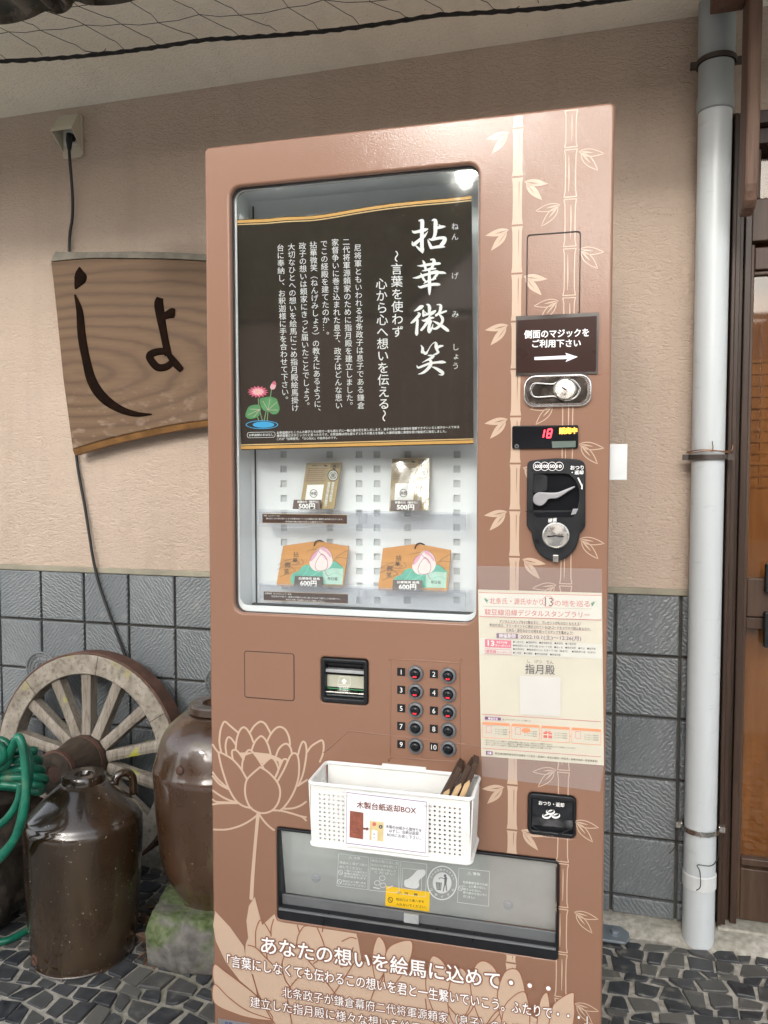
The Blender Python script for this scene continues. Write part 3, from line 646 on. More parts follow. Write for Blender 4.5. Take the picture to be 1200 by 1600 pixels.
def make_outlet():
    c = wall(116, 215); t = thing('power_outlet', (c.x, 0, c.z), label='beige hooded power outlet high on the plaster wall', cat='outlet')
    w, h = 0.036, 0.066
    plate('backplate', [rrect(-w, w, -h, h, .012)], -.012, .011, M_OUTLET, t, .003)
    mb = MB(); v = []
    hw0, hw1 = .033, .037
    prof = [(-.013, h - .006), (-.024, h - .008), (-.058, .008), (-.060, -.002)]
    for y, z in prof: s = hw0 + (hw1 - hw0) * (-y - .013) / .05; v += [(-s, y, z), (s, y, z)]
    v += [(-.033, -.013, -.045), (.033, -.013, -.045)]
    mb.add(v, [(0, 1, 3, 2), (2, 3, 5, 4), (4, 5, 7, 6), (0, 2, 4, 6, 8), (1, 9, 7, 5, 3)]); mb.build('hood', M_OUTLET, t, solid=.003)
    mb = MB(); mb.box(-.024, .024, -.019, -.0125, -.030, .024); mb.build('socket', M_OUTW, t, bevel=.003)
    return c
oc = make_outlet()
def make_cord():
    t = thing('black_cable', (oc.x, 0, oc.z), label='black power cord hanging from the outlet down behind the wooden board', cat='cord')
    loc = lambda p: (p.x - oc.x, p.y, p.z - oc.z)
    k = [wall(108, 225, -.045), wall(109, 250, -.042), wall(113, 300, -.030), wall(113, 340, -.018), wall(108, 390, -.012), wall(112, 550, -.012), wall(118, 700, -.012), wall(134, 800, -.014), wall(150, 895, -.018), wall(172, 962, -.02), wall(197, 1028, -.02), wall(222, 1095, -.02), wall(240, 1135, -.02), wall(262, 1200, -.03), wall(300, 1290, -.05), wall(380, 1360, -.08)]
    mb = MB(); mb.tube(spline([loc(p) for p in k], 5), .0046, 10); mb.build('cable_run', M_WIRE, t)
    a = Vector(loc(wall(108, 218, -.045))); mb = MB(); mb.tube([a + Vector((0, .018, .012)), a + Vector((0, .002, .010)), a + Vector((0, 0, -.004)), a + Vector((0, 0, -.03))], [.012, .012, .010, .006], 12); mb.build('plug', M_BLACKP, t)
make_cord()
def make_board_sign():
    y0 = -0.062; base = wall(113, 702, y0); t = thing('wooden_signboard', (base.x, 0, base.z), label='curved brown wooden signboard with dark carved characters hung on the plaster wall', cat='signboard')
    P = lambda px, py, y=y0: wall(px, py, y) - Vector((base.x, 0, base.z))
    top = [(79, 409), (140, 404), (200, 404), (260, 405), (322, 408), (400, 413), (480, 422)]
    bot = [(480, 640), (400, 648), (325, 656), (270, 664), (210, 676), (160, 688), (113, 702)]
    left = [(106, 650), (98, 590), (90, 510), (84, 450)]
    o = [P(*p) for p in spline(top, 4) + spline(bot, 4) + left]
    mb = MB(); vs, fs = curve_mesh([[(p.x, p.z) for p in o]], .016, .004); mb.add([(v.x, -.042 - v.z, v.y) for v in vs], fs, 0, True); mb.build('board', M_BOARD, t, sharp=40)
    tp = [(76, 400), (84, 392), (140, 393), (200, 392), (260, 393), (322, 396), (400, 401), (480, 410)]
    mb = MB(); u = [P(*p, -.058) for p in spline(tp[1:], 3)]; d = [P(p[0], p[1] - 1.0, -.058) for p in spline(top, 3)]
    n = min(len(u), len(d)); vs = []
    for a, b in zip(u[:n], d[:n]): vs += [(a.x, -.026, a.z), (a.x, -.050, a.z), (b.x, -.058, b.z), (b.x, -.026, b.z)]
    mb.add(vs, [(4 * i + k, 4 * i + (k + 1) % 4, 4 * i + 4 + (k + 1) % 4, 4 * i + 4 + k) for i in range(n - 1) for k in range(4)] + [(0, 1, 2, 3)]); mb.build('top_edge', M_BARK, t)
    d = [P(p[0], p[1] + .6) for p in spline(bot, 3)]; u = [P(p[0], p[1] + 9) for p in spline(bot, 3)]; n = len(d); vs = []
    for a, b in zip(d, u): vs += [(a.x, -.0615, a.z), (b.x, -.050, b.z), (b.x, -.026, b.z), (a.x, -.026, a.z)]
    mb = MB(); mb.add(vs, [(4 * i + k, 4 * i + (k + 1) % 4, 4 * i + 4 + (k + 1) % 4, 4 * i + 4 + k) for i in range(n - 1) for k in range(4)] + [(4 * n - 4, 4 * n - 3, 4 * n - 2, 4 * n - 1)]); mb.build('bottom_edge', M_BARKB, t)
    Z = lambda x, y: (50 + x / 2.857, 160 + y / 2.857)
    def carved(strokes, name):
        mb = MB()
        for q, st in enumerate(strokes):
            pts = spline([(*Z(x, y), w / 2.857) for x, y, w in st], 6); vs = []; N = len(pts)
            for i, (x, y, w) in enumerate(pts):
                a, b = pts[max(i - 1, 0)], pts[min(i + 1, N - 1)]; L = hypot(b[0] - a[0], b[1] - a[1]) or 1; nx, ny = -(b[1] - a[1]) / L * w / 2, (b[0] - a[0]) / L * w / 2
                e = .0001 * q
                for k, hh in ((-1, -.0005), (-.8, .0018), (0, .0026), (.8, .0018), (1, -.0005)): p = P(x + nx * k, y + ny * k, y0 - .001 - hh - e); vs.append(p)
            fs = [(5 * i + k, 5 * i + k + 1, 5 * i + 6 + k, 5 * i + 5 + k) for i in range(N - 1) for k in range(4)] + [(0, 1, 2, 3, 4), tuple(5 * N - 5 + k for k in range(5))]
            mb.add(vs, fs, 0, True)
        mb.build(name, M_CARVE, t, sharp=50)
    carved([[(212, 735, 6), (213, 760, 40), (216, 785, 58), (203, 812, 32), (193, 833, 6)], [(191, 858, 8), (212, 930, 30), (222, 1040, 38), (240, 1140, 38), (268, 1245, 44), (318, 1318, 44), (390, 1368, 34), (465, 1392, 24), (535, 1392, 6)]], 'carved_character')
    carved([[(572, 872, 30), (566, 900, 42), (575, 960, 40), (590, 1040, 34), (608, 1130, 34)], [(580, 958, 30), (605, 948, 36), (628, 940, 46), (638, 940, 30)],
            [(612, 1112, 30), (565, 1112, 32), (530, 1125, 34), (528, 1145, 34), (560, 1182, 34), (600, 1180, 32), (625, 1160, 30)], [(610, 1125, 24), (640, 1165, 34), (668, 1195, 26)]], 'carved_character')
make_board_sign()
def make_net():
    zt = SOFF - .03
    R = lambda px, py: floor(px, py, zt)
    a, b = R(0, 88), R(830, 0); dirv = (b - a).normalized(); a -= dirv * .6; b += dirv * .9
    t = thing('bird_net', a, label='black bird net with a thick edge rope stretched under the eave', cat='net')
    mb = MB(); N = 70; L = (b - a).length
    for s in range(3):
        mb.tube([dirv * (L * i / N) + Vector((0, .0035 * cos(i * 1.9 + s * 2.1), .0035 * sin(i * 1.9 + s * 2.1))) + Vector((0, 0, -.010 * abs(sin(i * .22)) - .012)) for i in range(N + 1)], .0028, 6)
    mb.build('edge_rope', M_NET, t)
    mb = MB(); cell = .105; pv = Vector((-dirv.y, dirv.x, 0)); pv = pv if pv.y < 0 else -pv
    rows = 4; cols = int(L / cell)
    rr = random.Random(4); K = {}
    for r in range(rows + 1):
        for c in range(cols + 1): K[r, c] = dirv * (c * cell + r * -.055 + rr.uniform(-.012, .012)) + pv * (r * .085 + rr.uniform(-.008, .008)) + Vector((0, 0, -.012 if r == 0 else rr.uniform(-.012, .006)))
    for r in range(rows + 1):
        for c in range(cols + 1):
            if r and c < cols: m = (K[r, c] + K[r, c + 1]) / 2 + Vector((0, 0, -.004)); mb.tube([K[r, c], m, K[r, c + 1]], .0008, 5, cap=False)
            if r < rows:
                p, q = K[r, c], K[r + 1, c]; m = (p + q) / 2 + dirv * .012 + Vector((0, 0, -.004)); mb.tube(spline([p, p * .7 + q * .3 + dirv * .010, m, q], 3), .0008, 5, cap=False)
    for c in range(2, cols, 2):
        p = K[0, c]; mb.tube(spline([p, p + dirv * .02 - pv * .010, p + dirv * .045 - pv * .012, p + dirv * .06], 3), .0010, 5, cap=False)
    mb.build('netting', M_NET, t)
make_net()
def make_sheet():
    zt = 2.20; pts = [(-60, 30), (-20, 37), (20, 36), (45, 29), (72, 17), (85, 21), (100, 20), (110, 13), (118, 2), (140, 7), (170, 8), (205, 1), (240, -12)]
    e = [floor(*p, zt) for p in spline(pts, 3)]; c = e[0].copy(); t = thing('corrugated_sheet', c, label='dark wavy corrugated roofing sheet poking into the top left corner under the eave', cat='roof sheet')
    mb = MB(); vs = []; n = len(e)
    for i, p in enumerate(e):
        q = p - c; w = .012 * sin(i * 1.1)
        for k, (dy, dzz) in enumerate(((0, 0), (-.02, .012 + w), (-.08, .016 + w), (-.22, .030), (-.5, .06))): vs.append(q + Vector((0, dy, dzz)))
    mb.add(vs, [(5 * i + k, 5 * i + k + 1, 5 * i + 6 + k, 5 * i + 5 + k) for i in range(n - 1) for k in range(4)], 0, True); o = mb.build('sheet', M_SHEET, t, solid=.004)
make_sheet()

# ------------------------------------------------------------------ the vending machine
W = M(961, 160).x; HT = M(640, 195).z; DEP = 0.70
vm = thing('vending_machine', ORG, RM, 'tall brown vending machine with bamboo and lotus prints and a glass window', 'vending machine')
T = 0.034                                                 # door thickness
wx0, wx1, wz0, wz1 = M(361.5, 600).x, M(746, 600).x, M(556, 966).z, M(555, 272.5).z
tx0, tx1 = M(433, 1360).x, M(873, 1420).x; tz1 = (M(432, 1292).z + M(873, 1345).z) / 2; tz0 = (M(434, 1438).z + M(872, 1498).z) / 2
def fr(pts): return [(M(*p).x, M(*p).z) for p in pts]
c1 = M(538, 1064); bx, bz = .0445, .0415                  # bill slot
c2 = M(862, 1274); cx2, cz2 = .040, .0365                 # coin return
mb = MB(); mb.box(.006, W - .006, T + .002, DEP, 0.06, HT - .006); 
mbx = MB()
# cabinet: outer shell with a pocket for the window and the tray left open behind the door
def shell():
    m = MB(); xs = [.006, wx0 - .012, wx1 + .012, W - .006]
    m.box(.006, wx0 - .012, T + .002, DEP, .05, HT - .004); m.box(wx1 + .012, W - .006, T + .002, DEP, .05, HT - .004)
    m.box(wx0 - .012, wx1 + .012, T + .002, DEP, wz1 + .012, HT - .004); m.box(wx0 - .012, wx1 + .012, T + .16, DEP, .05, wz1 + .012)
    return m
shell().build('cabinet', M_PAINT, vm)
for x in (.06, W - .06):
    for y in (.10, DEP - .08): mb = MB(); mb.lathe([(.028, 0), (.028, .012), (.012, .016), (.012, .052)], 20, (x, y, 0)); mb.build('foot', M_GREYP, vm)
plate('door_panel', [rrect(0, W, .045, HT, .010), rrect(wx0, wx1, wz0, wz1, .020), rrect(tx0, tx1, tz0, tz1, .006), rrect(c1.x - bx, c1.x + bx, c1.z - bz, c1.z + bz, .006), rrect(c2.x - cx2, c2.x + cx2, c2.z - cz2, c2.z + cz2, .009)], 0, T, M_PAINT, vm, .0042, 3)
# window: gasket, inner cabinet, glass
win = thing('display_window', (0, 0, 0)); win.parent = vm
plate('gasket', [rrect(wx0 - .004, wx1 + .004, wz0 - .004, wz1 + .004, .022), rrect(wx0 + .0010, wx1 - .0010, wz0 + .0010, wz1 - .0016, .019)], .010, .006, M_GASKET, win)
plate('inner_frame', [rrect(wx0 - .010, wx1 + .010, wz0 - .010, wz1 + .010, .02), rrect(wx0 + .0035, wx1 - .003, wz0 + .011, wz1 - .002, .016)], .0215, .003, M_INNER, win)
gp = plate('glass', [rrect(wx0 - .003, wx1 + .003, wz0 - .003, wz1 + .003, .02)], .016, .0001, M_GLASS, win)
BY = .105                                                 # back panel depth
mb = MB(); ix0, ix1, iz0, iz1 = wx0 - .008, wx1 + .008, wz0 - .008, wz1 + .008
mb.box(ix0 - .003, ix0, .027, BY, iz0, iz1); mb.box(ix1, ix1 + .003, .027, BY, iz0, iz1); mb.box(ix0, ix1, .027, BY, iz0 - .003, iz0); mb.box(ix0, ix1, .027, BY, iz1, iz1 + .003)
mb.build('inner_walls', M_INNER, win)
holes = []; hs = .0066
for px in (443, 515, 561, 589, 637, 714):
    x = M(px, 720, BY).x; z = M(px, 710, BY).z
    for k in range(-4, 11):
        zz = z - k * (M(px, 710, BY).z - M(px, 733, BY).z); holes.append([(x - hs, zz - hs), (x + hs, zz - hs), (x + hs, zz + hs), (x - hs, zz + hs)])
plate('slotted_back', [[(ix0, iz0), (ix1, iz0), (ix1, iz1), (ix0, iz1)]] + holes, BY, .004, M_INNER, win)
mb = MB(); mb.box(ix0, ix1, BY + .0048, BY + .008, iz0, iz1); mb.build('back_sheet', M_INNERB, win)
mb = MB(); xx = M(393, 800, .09).x
mb.tube([(ix0 + .010, BY - .003, iz0 + .01), (ix0 + .010, BY - .003, iz1 - .01)], .0016, 6); mb.box(ix0 + .004, ix1 - .004, BY - .012, BY - .002, iz0 + .004, iz0 + .010); mb.build('inner_seam', M_GASKET, win)
def shelf(pL, pR, ftop, fbot, yf, name='clear_shelf'):
    a, b = M(*pL, yf), M(*pR, yf); zt = (a.z + b.z) / 2; h = (fbot - ftop) / PPM
    mb = MB(); mb.box(a.x, b.x, yf, BY - .004, zt - .002, zt); mb.box(a.x, b.x, yf, yf + .002, zt - h, zt - .0022); mb.box(a.x, a.x + .002, yf + .0022, BY - .004, zt - h * .8, zt - .0022); mb.box(b.x - .002, b.x, yf + .0022, BY - .004, zt - h * .8, zt - .0022)
    m = (a.x + b.x) / 2; mb.box(m - .001, m + .001, yf + .0022, BY - .004, zt - h * .8, zt - .0022); mb.box(a.x, b.x, yf - .0008, yf - .0001, zt - .003, zt + .0035)
    mb.build(name, M_ACRYL, win); return zt
SHY = .048
sh1 = shelf((404, 800), (728, 802), 800, 826, SHY); sh2 = shelf((405, 917), (728, 921), 918, 950, SHY)

# prints on the door panel -------------------------------------------------
pr = Print(M, (0, -1, 0))
zA, zB = M(803.5, 200.7).z, M(804, 1227).z; pit1 = (zA - zB) / 14
xs1 = M(809, 250).x; xs2 = M(890, 400).x
LP = Print(lambda x, z: Vector((x, 0, z)), (0, -1, 0)); 
def inside(x, z):
    return not (tx0 - .003 < x < tx1 + .003 and tz0 - .003 < z < tz1 + .003)
def zspan(za, zb, x, f):
    f(za, zb)
for k in range(-1, 19):                                   # filled bamboo
    zt_ = zA - k * pit1 - .0016; zb_ = zA - (k + 1) * pit1 + .0016; zt_ = min(zt_, HT - .006)
    if zt_ < .06: continue
    zb_ = max(zb_, .055)
    if zt_ < tz1 and zb_ > tz0: continue
    if zt_ > tz1 > zb_: zb_ = tz1 + .003
    if zt_ > tz0 > zb_: zt_ = tz0 - .003
    if zt_ - zb_ < .006: continue
    w0, w1 = .0092, .0078; hgt = zt_ - zb_; side = [(w0, 0), (w1, .12), (w1 - .0003, .5), (w1, .88), (w0, 1)]
    out = [(xs1 + w, -(zt_ - hgt * q)) for w, q in side] + [(xs1 - w, -(zt_ - hgt * q)) for w, q in reversed(side)]
    slit = [(xs1 + .0022, -(zt_ - hgt * .06)), (xs1 + .0034, -(zt_ - hgt * .10)), (xs1 + .0026, -(zt_ - hgt * .72)), (xs1 + .0020, -(zt_ - hgt * .3))]
    vs, fs = curve_mesh([[(a, -b) for a, b in out], [(a, -b) for a, b in slit]]); LP.put([(v.x, v.y) for v in vs], fs, M_CREAM, 1)
LP.build('bamboo_print', vm); LP = Print(lambda x, z: Vector((x, 0, z)), (0, -1, 0))
zA2 = M(890, 232).z; pit2 = (zA2 - M(893, 1491.5).z) / 17
def ostroke(P, pts, m, layer, w):
    zt2, zb2 = c2.z + cz2 + .002, c2.z - cz2 - .002; top_, bot_ = max(p[1] for p in pts), min(p[1] for p in pts)
    if zb2 < (top_ + bot_) / 2 < zt2 and top_ - bot_ < .01: return
    if top_ <= zb2 or bot_ >= zt2: P.stroke(pts, m, layer, w, smooth=False); return
    def lerp(z): 
        for a, b in zip(pts, pts[1:]):
            if min(a[1], b[1]) <= z <= max(a[1], b[1]): t = (z - a[1]) / (b[1] - a[1]); return (a[0] + (b[0] - a[0]) * t, z)
    if top_ > zt2: P.stroke([p for p in pts if p[1] > zt2] + [lerp(zt2)], m, layer, w, smooth=False)
    if bot_ < zb2: P.stroke([lerp(zb2)] + [p for p in pts if p[1] < zb2], m, layer, w, smooth=False)
sgn = M(871, 540).z
for k in range(-1, 22):                                   # outlined bamboo
    zt_ = zA2 - k * pit2 - .0020; zb_ = zA2 - (k + 1) * pit2 + .0020; zt_ = min(zt_, HT - .006)
    if zt_ < .06: continue
    zb_ = max(zb_, .055); hgt = zt_ - zb_; w0, w1 = .0100, .0084
    side = [(w0, 0), (w1, .12), (w1 - .0004, .5), (w1, .88), (w0, 1)]
    lft = [(xs2 - w, zt_ - hgt * q) for w, q in side]; rgt = [(xs2 + w, zt_ - hgt * q) for w, q in side]
    if xs2 - w0 < tx1 and zt_ < tz1 + .004 and zb_ > tz0 - .004 and False: pass
    ostroke(LP, [(a, b) for a, b in lft], M_CREAM, 1, .0017); ostroke(LP, rgt, M_CREAM, 1, .0017)
    ostroke(LP, [lft[0], rgt[0]], M_CREAM, 2, .0017); ostroke(LP, [lft[-1], rgt[-1]], M_CREAM, 2, .0017)
    if not (c2.z - cz2 - .002 < zt_ - hgt * .1 and zt_ - hgt * .88 < c2.z + cz2 + .002): LP.stroke([(xs2 + .0012, zt_ - hgt * .12, .0009), (xs2 + .0014, zt_ - hgt * .4, .0019), (xs2 + .0012, zt_ - hgt * .85, .0006)] if k % 2 else [(xs2 - .003, zt_ - hgt * .10, .0006), (xs2 - .0026, zt_ - hgt * .5, .0019), (xs2 - .0026, zt_ - hgt * .88, .0008)], M_CREAM, 1)
def leaf_pts(L, ang, wd, n=9):
    up = [(L * t, wd * sin(pi * min(1, t ** .8)) * .9) for t in [i / n for i in range(n + 1)]]; dn = [(L * t, -wd * sin(pi * min(1, t ** .8))) for t in [i / n for i in range(n, -1, -1)]]
    return [(x * cos(ang) - y * sin(ang), x * sin(ang) + y * cos(ang)) for x, y in up + dn[1:-1]]
def sprig(px, py, sgnx, filled):
    c = M(px, py)
    for (L, a, wd, ox, oz) in ((.040, radians(-10), .0062, 0, 0), (.040, radians(-48), .0066, .003, -.003)):
        p = [(c.x + sgnx * (x + ox), c.z + z + oz) for x, z in leaf_pts(L, a, wd)]
        if not all(inside(*q) for q in p): continue
        if filled:
            v = [(c.x + sgnx * (L * t * cos(a - .12 + .12 * t) + ox), c.z + L * t * sin(a - .12 + .12 * t) + oz) for t in (.02, .35, .62)]
            sl = [v[0], (v[1][0], v[1][1] + .0012), v[2], (v[1][0], v[1][1] - .0008)]
            vs, fs = curve_mesh([p, sl]); LP.put([(q.x, q.y) for q in vs], fs, M_CREAM, 3)
        else:
            LP.stroke(p, M_CREAM, 3, .0015, smooth=False, closed=True)
            LP.stroke([(c.x + sgnx * (L * t * cos(a) + ox), c.z + L * t * sin(a) + oz, w) for t, w in ((.08, .001), (.3, .0024), (.55, .0005))], M_CREAM, 4)
for py in (207, 359, 508, 655, 799.6): sprig(796 - (py - 207) * .006, py, -1, True)
for py in (284, 432, 731, 874): sprig(819 - (py - 284) * .005, py, 1, True)
sprig(776 + 12, 1230, -1, True); sprig(814, 1297, 1, True)
for px, py in ((875, 320), (872, 470), (869, 914), (868.7, 1203), (866, 632)): sprig(px, py, -1, False)
for px, py in ((905, 237), (905, 390), (905, 694), (906, 842), (898, 1283), (897.5, 1425), (898.5, 1568)): sprig(px, py, 1, False)
LP.build('bamboo_print', vm)
# outlined lotus (traced petals) and its stem
lo = Print(M, (0, -1, 0))
Z6 = lambda x, y: (320 + x / 6, 1110 + y / 6)
xmin = M(332, 1200).x
def lot(pts, w=2.9, m=M_CREAM): lo.stroke([Z6(*p) for p in pts], m, w=w)
lo.poly([Z6(*p) for p in [(325, 395), (350, 450), (390, 420), (450, 400), (500, 460), (545, 500), (620, 445), (690, 480), (700, 540), (740, 470), (690, 440), (600, 405), (480, 392)]], M_CREAM)
for p in ([(155, 395), (138, 300), (145, 200), (165, 135), (190, 105), (240, 145), (310, 205)], [(205, 420), (195, 340), (205, 275), (225, 250), (255, 270), (290, 320)],
          [(290, 370), (300, 270), (325, 195), (355, 160), (390, 170), (430, 230), (455, 295)], [(425, 205), (460, 150), (500, 115), (530, 105), (570, 130), (618, 215)],
          [(585, 290), (620, 220), (670, 165), (715, 155), (760, 185), (790, 250), (800, 320)], [(440, 370), (470, 295), (510, 250), (535, 242), (570, 275), (600, 340), (622, 430)],
          [(665, 435), (695, 360), (740, 318), (775, 315), (805, 350), (818, 410)], [(130, 400), (150, 395), (250, 450), (320, 520), (360, 580), (395, 645)],
          [(130, 400), (150, 500), (185, 620), (230, 740), (290, 840), (360, 895), (440, 915)], [(265, 460), (255, 400), (265, 372), (300, 375), (335, 415), (365, 460)],
          [(350, 560), (355, 480), (385, 400), (420, 370), (460, 400), (510, 470), (555, 545)], [(550, 505), (590, 465), (630, 445), (665, 480), (690, 545), (680, 590), (655, 640)],
          [(520, 530), (450, 590), (395, 650), (378, 740), (390, 830), (430, 910), (500, 955), (570, 960), (640, 930), (690, 860), (708, 770), (690, 690), (640, 620), (580, 565), (520, 530)],
          [(655, 640), (690, 560), (730, 470), (755, 455), (775, 475), (740, 560), (680, 665)], [(685, 660), (750, 540), (800, 430), (835, 400), (870, 420), (885, 510), (880, 620), (850, 730), (800, 830), (740, 910), (700, 940)],
          [(875, 415), (895, 340), (920, 292), (945, 310), (955, 380), (945, 480), (920, 600), (885, 690)], [(960, 390), (1000, 335), (1060, 295), (1100, 280), (1115, 320), (1110, 400), (1080, 480)],
          [(76, 320), (105, 365), (135, 400)], [(76, 580), (130, 650), (225, 735)], [(76, 615), (140, 690), (230, 740)], [(78, 750), (150, 800), (230, 840), (310, 862)], [(78, 835), (110, 855), (200, 860), (310, 865)], [(78, 880), (150, 870), (310, 868)],
          [(875, 705), (920, 675), (960, 650)], [(745, 920), (830, 915), (900, 890), (950, 855)], [(640, 935), (720, 940), (820, 965), (900, 990), (950, 1000)], [(900, 990), (925, 1005), (950, 1030)],
          [(500, 975), (420, 1035), (320, 1085), (200, 1115), (85, 1115)], [(510, 970), (560, 1040), (610, 1090), (650, 1120)]):
    lot(p)
lo.stroke([(403.5, 1272, 5.5), (399, 1320, 5), (395, 1370, 5.5), (393, 1403, 6)], M_CREAM)
# filled lotus at the foot
Z5 = lambda x, y: (320 + x / 6, 1390 + y / 6)
def petal(pts, line=True):
    q = spline(pts, 5, True); lo.poly(q, M_CREAM)
    if line: lo.stroke(q, M_PLINE, w=1.7, smooth=False, closed=True)
A = [Z5(*p) for p in [(100, 200), (80, 330), (105, 480), (200, 680), (330, 850), (490, 985), (470, 880), (420, 730), (378, 600), (368, 530), (240, 350)]]
lo.poly(A, M_CREAM)
lo.poly([(410, 1445)] + [Z5(*p) for p in [(470, 66), (415, 150), (392, 290), (408, 450), (385, 510), (380, 600), (440, 780), (500, 960), (640, 1220), (640, 1500)]] + [(900, 1660), (886, 1600), (840, 1592), (780, 1560), (690, 1530), (612, 1520), (565, 1500), (560, 1470), (557, 1458.5), (440, 1440.5), (433, 1438), (429, 1428)], M_CREAM)
petal([Z5(*p) for p in [(90, 700), (200, 770), (360, 890), (500, 1010), (640, 1215), (400, 1130), (230, 1010), (92, 880)]]); petal([Z5(*p) for p in [(92, 885), (230, 1012), (400, 1133), (640, 1220), (480, 1210), (300, 1165), (92, 1060)]])
for q in ([(592, 1463), (584, 1480), (582, 1505), (590, 1540), (600, 1520), (603, 1480)], [(643, 1470), (622, 1472), (605, 1484), (600, 1515), (606, 1545), (630, 1520), (643, 1492)],
          [(677, 1493), (668, 1515), (667, 1550), (690, 1600), (706, 1560), (697, 1510)], [(757, 1501), (741, 1512), (736, 1550), (756, 1600), (784, 1575), (777, 1520)], [(720, 1512), (705, 1530), (700, 1570), (712, 1600), (735, 1570), (733, 1530)],
          [(804, 1513), (787, 1521), (777, 1560), (790, 1605), (815, 1600), (821, 1560), (815, 1525)], [(815, 1549), (800, 1558), (787, 1577), (785, 1625), (820, 1640), (828, 1590), (823, 1555)], [(854, 1550), (843, 1567), (840, 1620), (862, 1620), (859, 1570)], [(895, 1550), (872, 1562), (861, 1580), (856, 1640), (885, 1640), (897, 1590), (897, 1565)]): petal(q)
for q in ([(400, 1480), (400, 1455), (406, 1438), (412, 1440), (420, 1452), (424, 1460)], [(424, 1462), (424, 1450), (428, 1436)], [(465, 1445), (468, 1455)], [(463, 1480), (466, 1462), (474, 1448), (480, 1446)], [(496, 1449), (505, 1470), (510, 1490)], [(388, 1476), (400, 1480), (415, 1495), (430, 1510), (440, 1522)], [(417, 1488), (418, 1498)],
          [(444, 1494), (441, 1508), (446, 1530), (455, 1545), (450, 1560), (455, 1590), (460, 1620)], [(455, 1540), (465, 1528), (480, 1518)], [(482, 1500), (495, 1515), (515, 1540), (530, 1560)], [(490, 1505), (500, 1498)], [(395, 1522), (404, 1552), (418, 1580), (430, 1600)], [(530, 1490), (533, 1510), (545, 1500), (552, 1480)], [(520, 1555), (540, 1525), (556, 1500)], [(505, 1447), (504, 1455)], [(535, 1470), (548, 1464), (557, 1466)],
          [(580, 1560), (588, 1540), (600, 1520)], [(665, 1560), (670, 1585), (690, 1610)], [(700, 1570), (720, 1590), (735, 1580), (745, 1560)], [(760, 1600), (775, 1580), (790, 1575)]):
    lo.stroke(q, M_PLINE, w=1.8)
lo.build('lotus_print', vm)
# lettering at the foot of the door
tx = Print(M, (0, -1, 0), .0004 + EPS * 130)
hal = [(M_HALO2, .085), (M_HALO, .05)]
tx.text('あなたの想いを絵馬に込めて・・・', (409, 1474), (860, 1543), 27, M_WPRINT, .016, hal)
tx.text('「言葉にしなくても伝わるこの想いを君と一生繋いでいこう。ふたりで・・・」', (356, 1499), (918, 1590), 19, M_WPRINT, .010, hal)
tx.text('北条政子が鎌倉幕府二代将軍源頼家（息子）のために', (442, 1548), (829, 1609), 17, M_WPRINT, .002, hal)
tx.text('建立した指月殿に様々な想いを絵馬に込め', (392, 1563), (708, 1613), 17, M_WPRINT, .002, hal)
tx.build('lettering', vm)
lbl = Print(M, (0, -1, 0), .0006); lbl.rbox([(341, 1591), (392, 1599), (392, 1650), (342, 1640)], 1, M_LEVER); lbl.text('自動', (352, 1599.5), (364, 1601.5), 8, simple('blue ink', (.03, .06, .2), .5), .02); lbl.build('maker_label', vm)
# grooves: hatch covers, pressed ridges
def ring(name, quad_px, r, w, mat, y=0.0, th=.0016):
    a = [M(*p) for p in quad_px]; x0 = (a[0].x + a[3].x) / 2; x1 = (a[1].x + a[2].x) / 2; z1 = (a[0].z + a[1].z) / 2; z0 = (a[2].z + a[3].z) / 2
    return x0, x1, z0, z1
def hatch(name, q, r):
    x0, x1, z0, z1 = ring('', q, r, 0, None)
    o = plate(name, [rrect(x0, x1, z0, z1, r)], -.0012, .0014, M_PAINT, vm, .0006); 
    g = plate('hatch_gap', [rrect(x0 - .0014, x1 + .0014, z0 - .0014, z1 + .0014, r + .0014), rrect(x0, x1, z0, z1, r)], -.0005, .0006, M_DARK, o)
hatch('hatch_cover', [(383, 1018), (459, 1022), (459, 1093), (383, 1090)], .004)
def groove(pts, w=.0016, h=.0012, mat=M_PAINT, name='pressed_ridge'):
    mb = MB(); p = [M(*q) for q in pts]; mb.tube([(v.x, .0001, v.z) for v in p], h, 6); return mb.build(name, mat, vm)
groove(spline([(505, 1176), (515, 1168), (538, 1148), (546, 1143), (556, 1143), (700, 1160), (760, 1167)], 4))
bq = [(611, 1034), (616, 1030), (712, 1036), (718, 1041), (719, 1185), (714, 1190), (615, 1183), (610, 1178)]
groove(spline(bq + bq[:1], 3))
aq = [M(824, 364), M(907, 357), M(908, 492), M(823, 492)]
plate('upper_hatch_gap', [rrect(aq[0].x - .0008, aq[1].x + .0008, aq[2].z, aq[0].z - .003, .006), rrect(aq[0].x + .0008, aq[1].x - .0008, aq[2].z + .0016, aq[0].z - .0046, .005)], -.0013, .0008, M_DARK, vm)
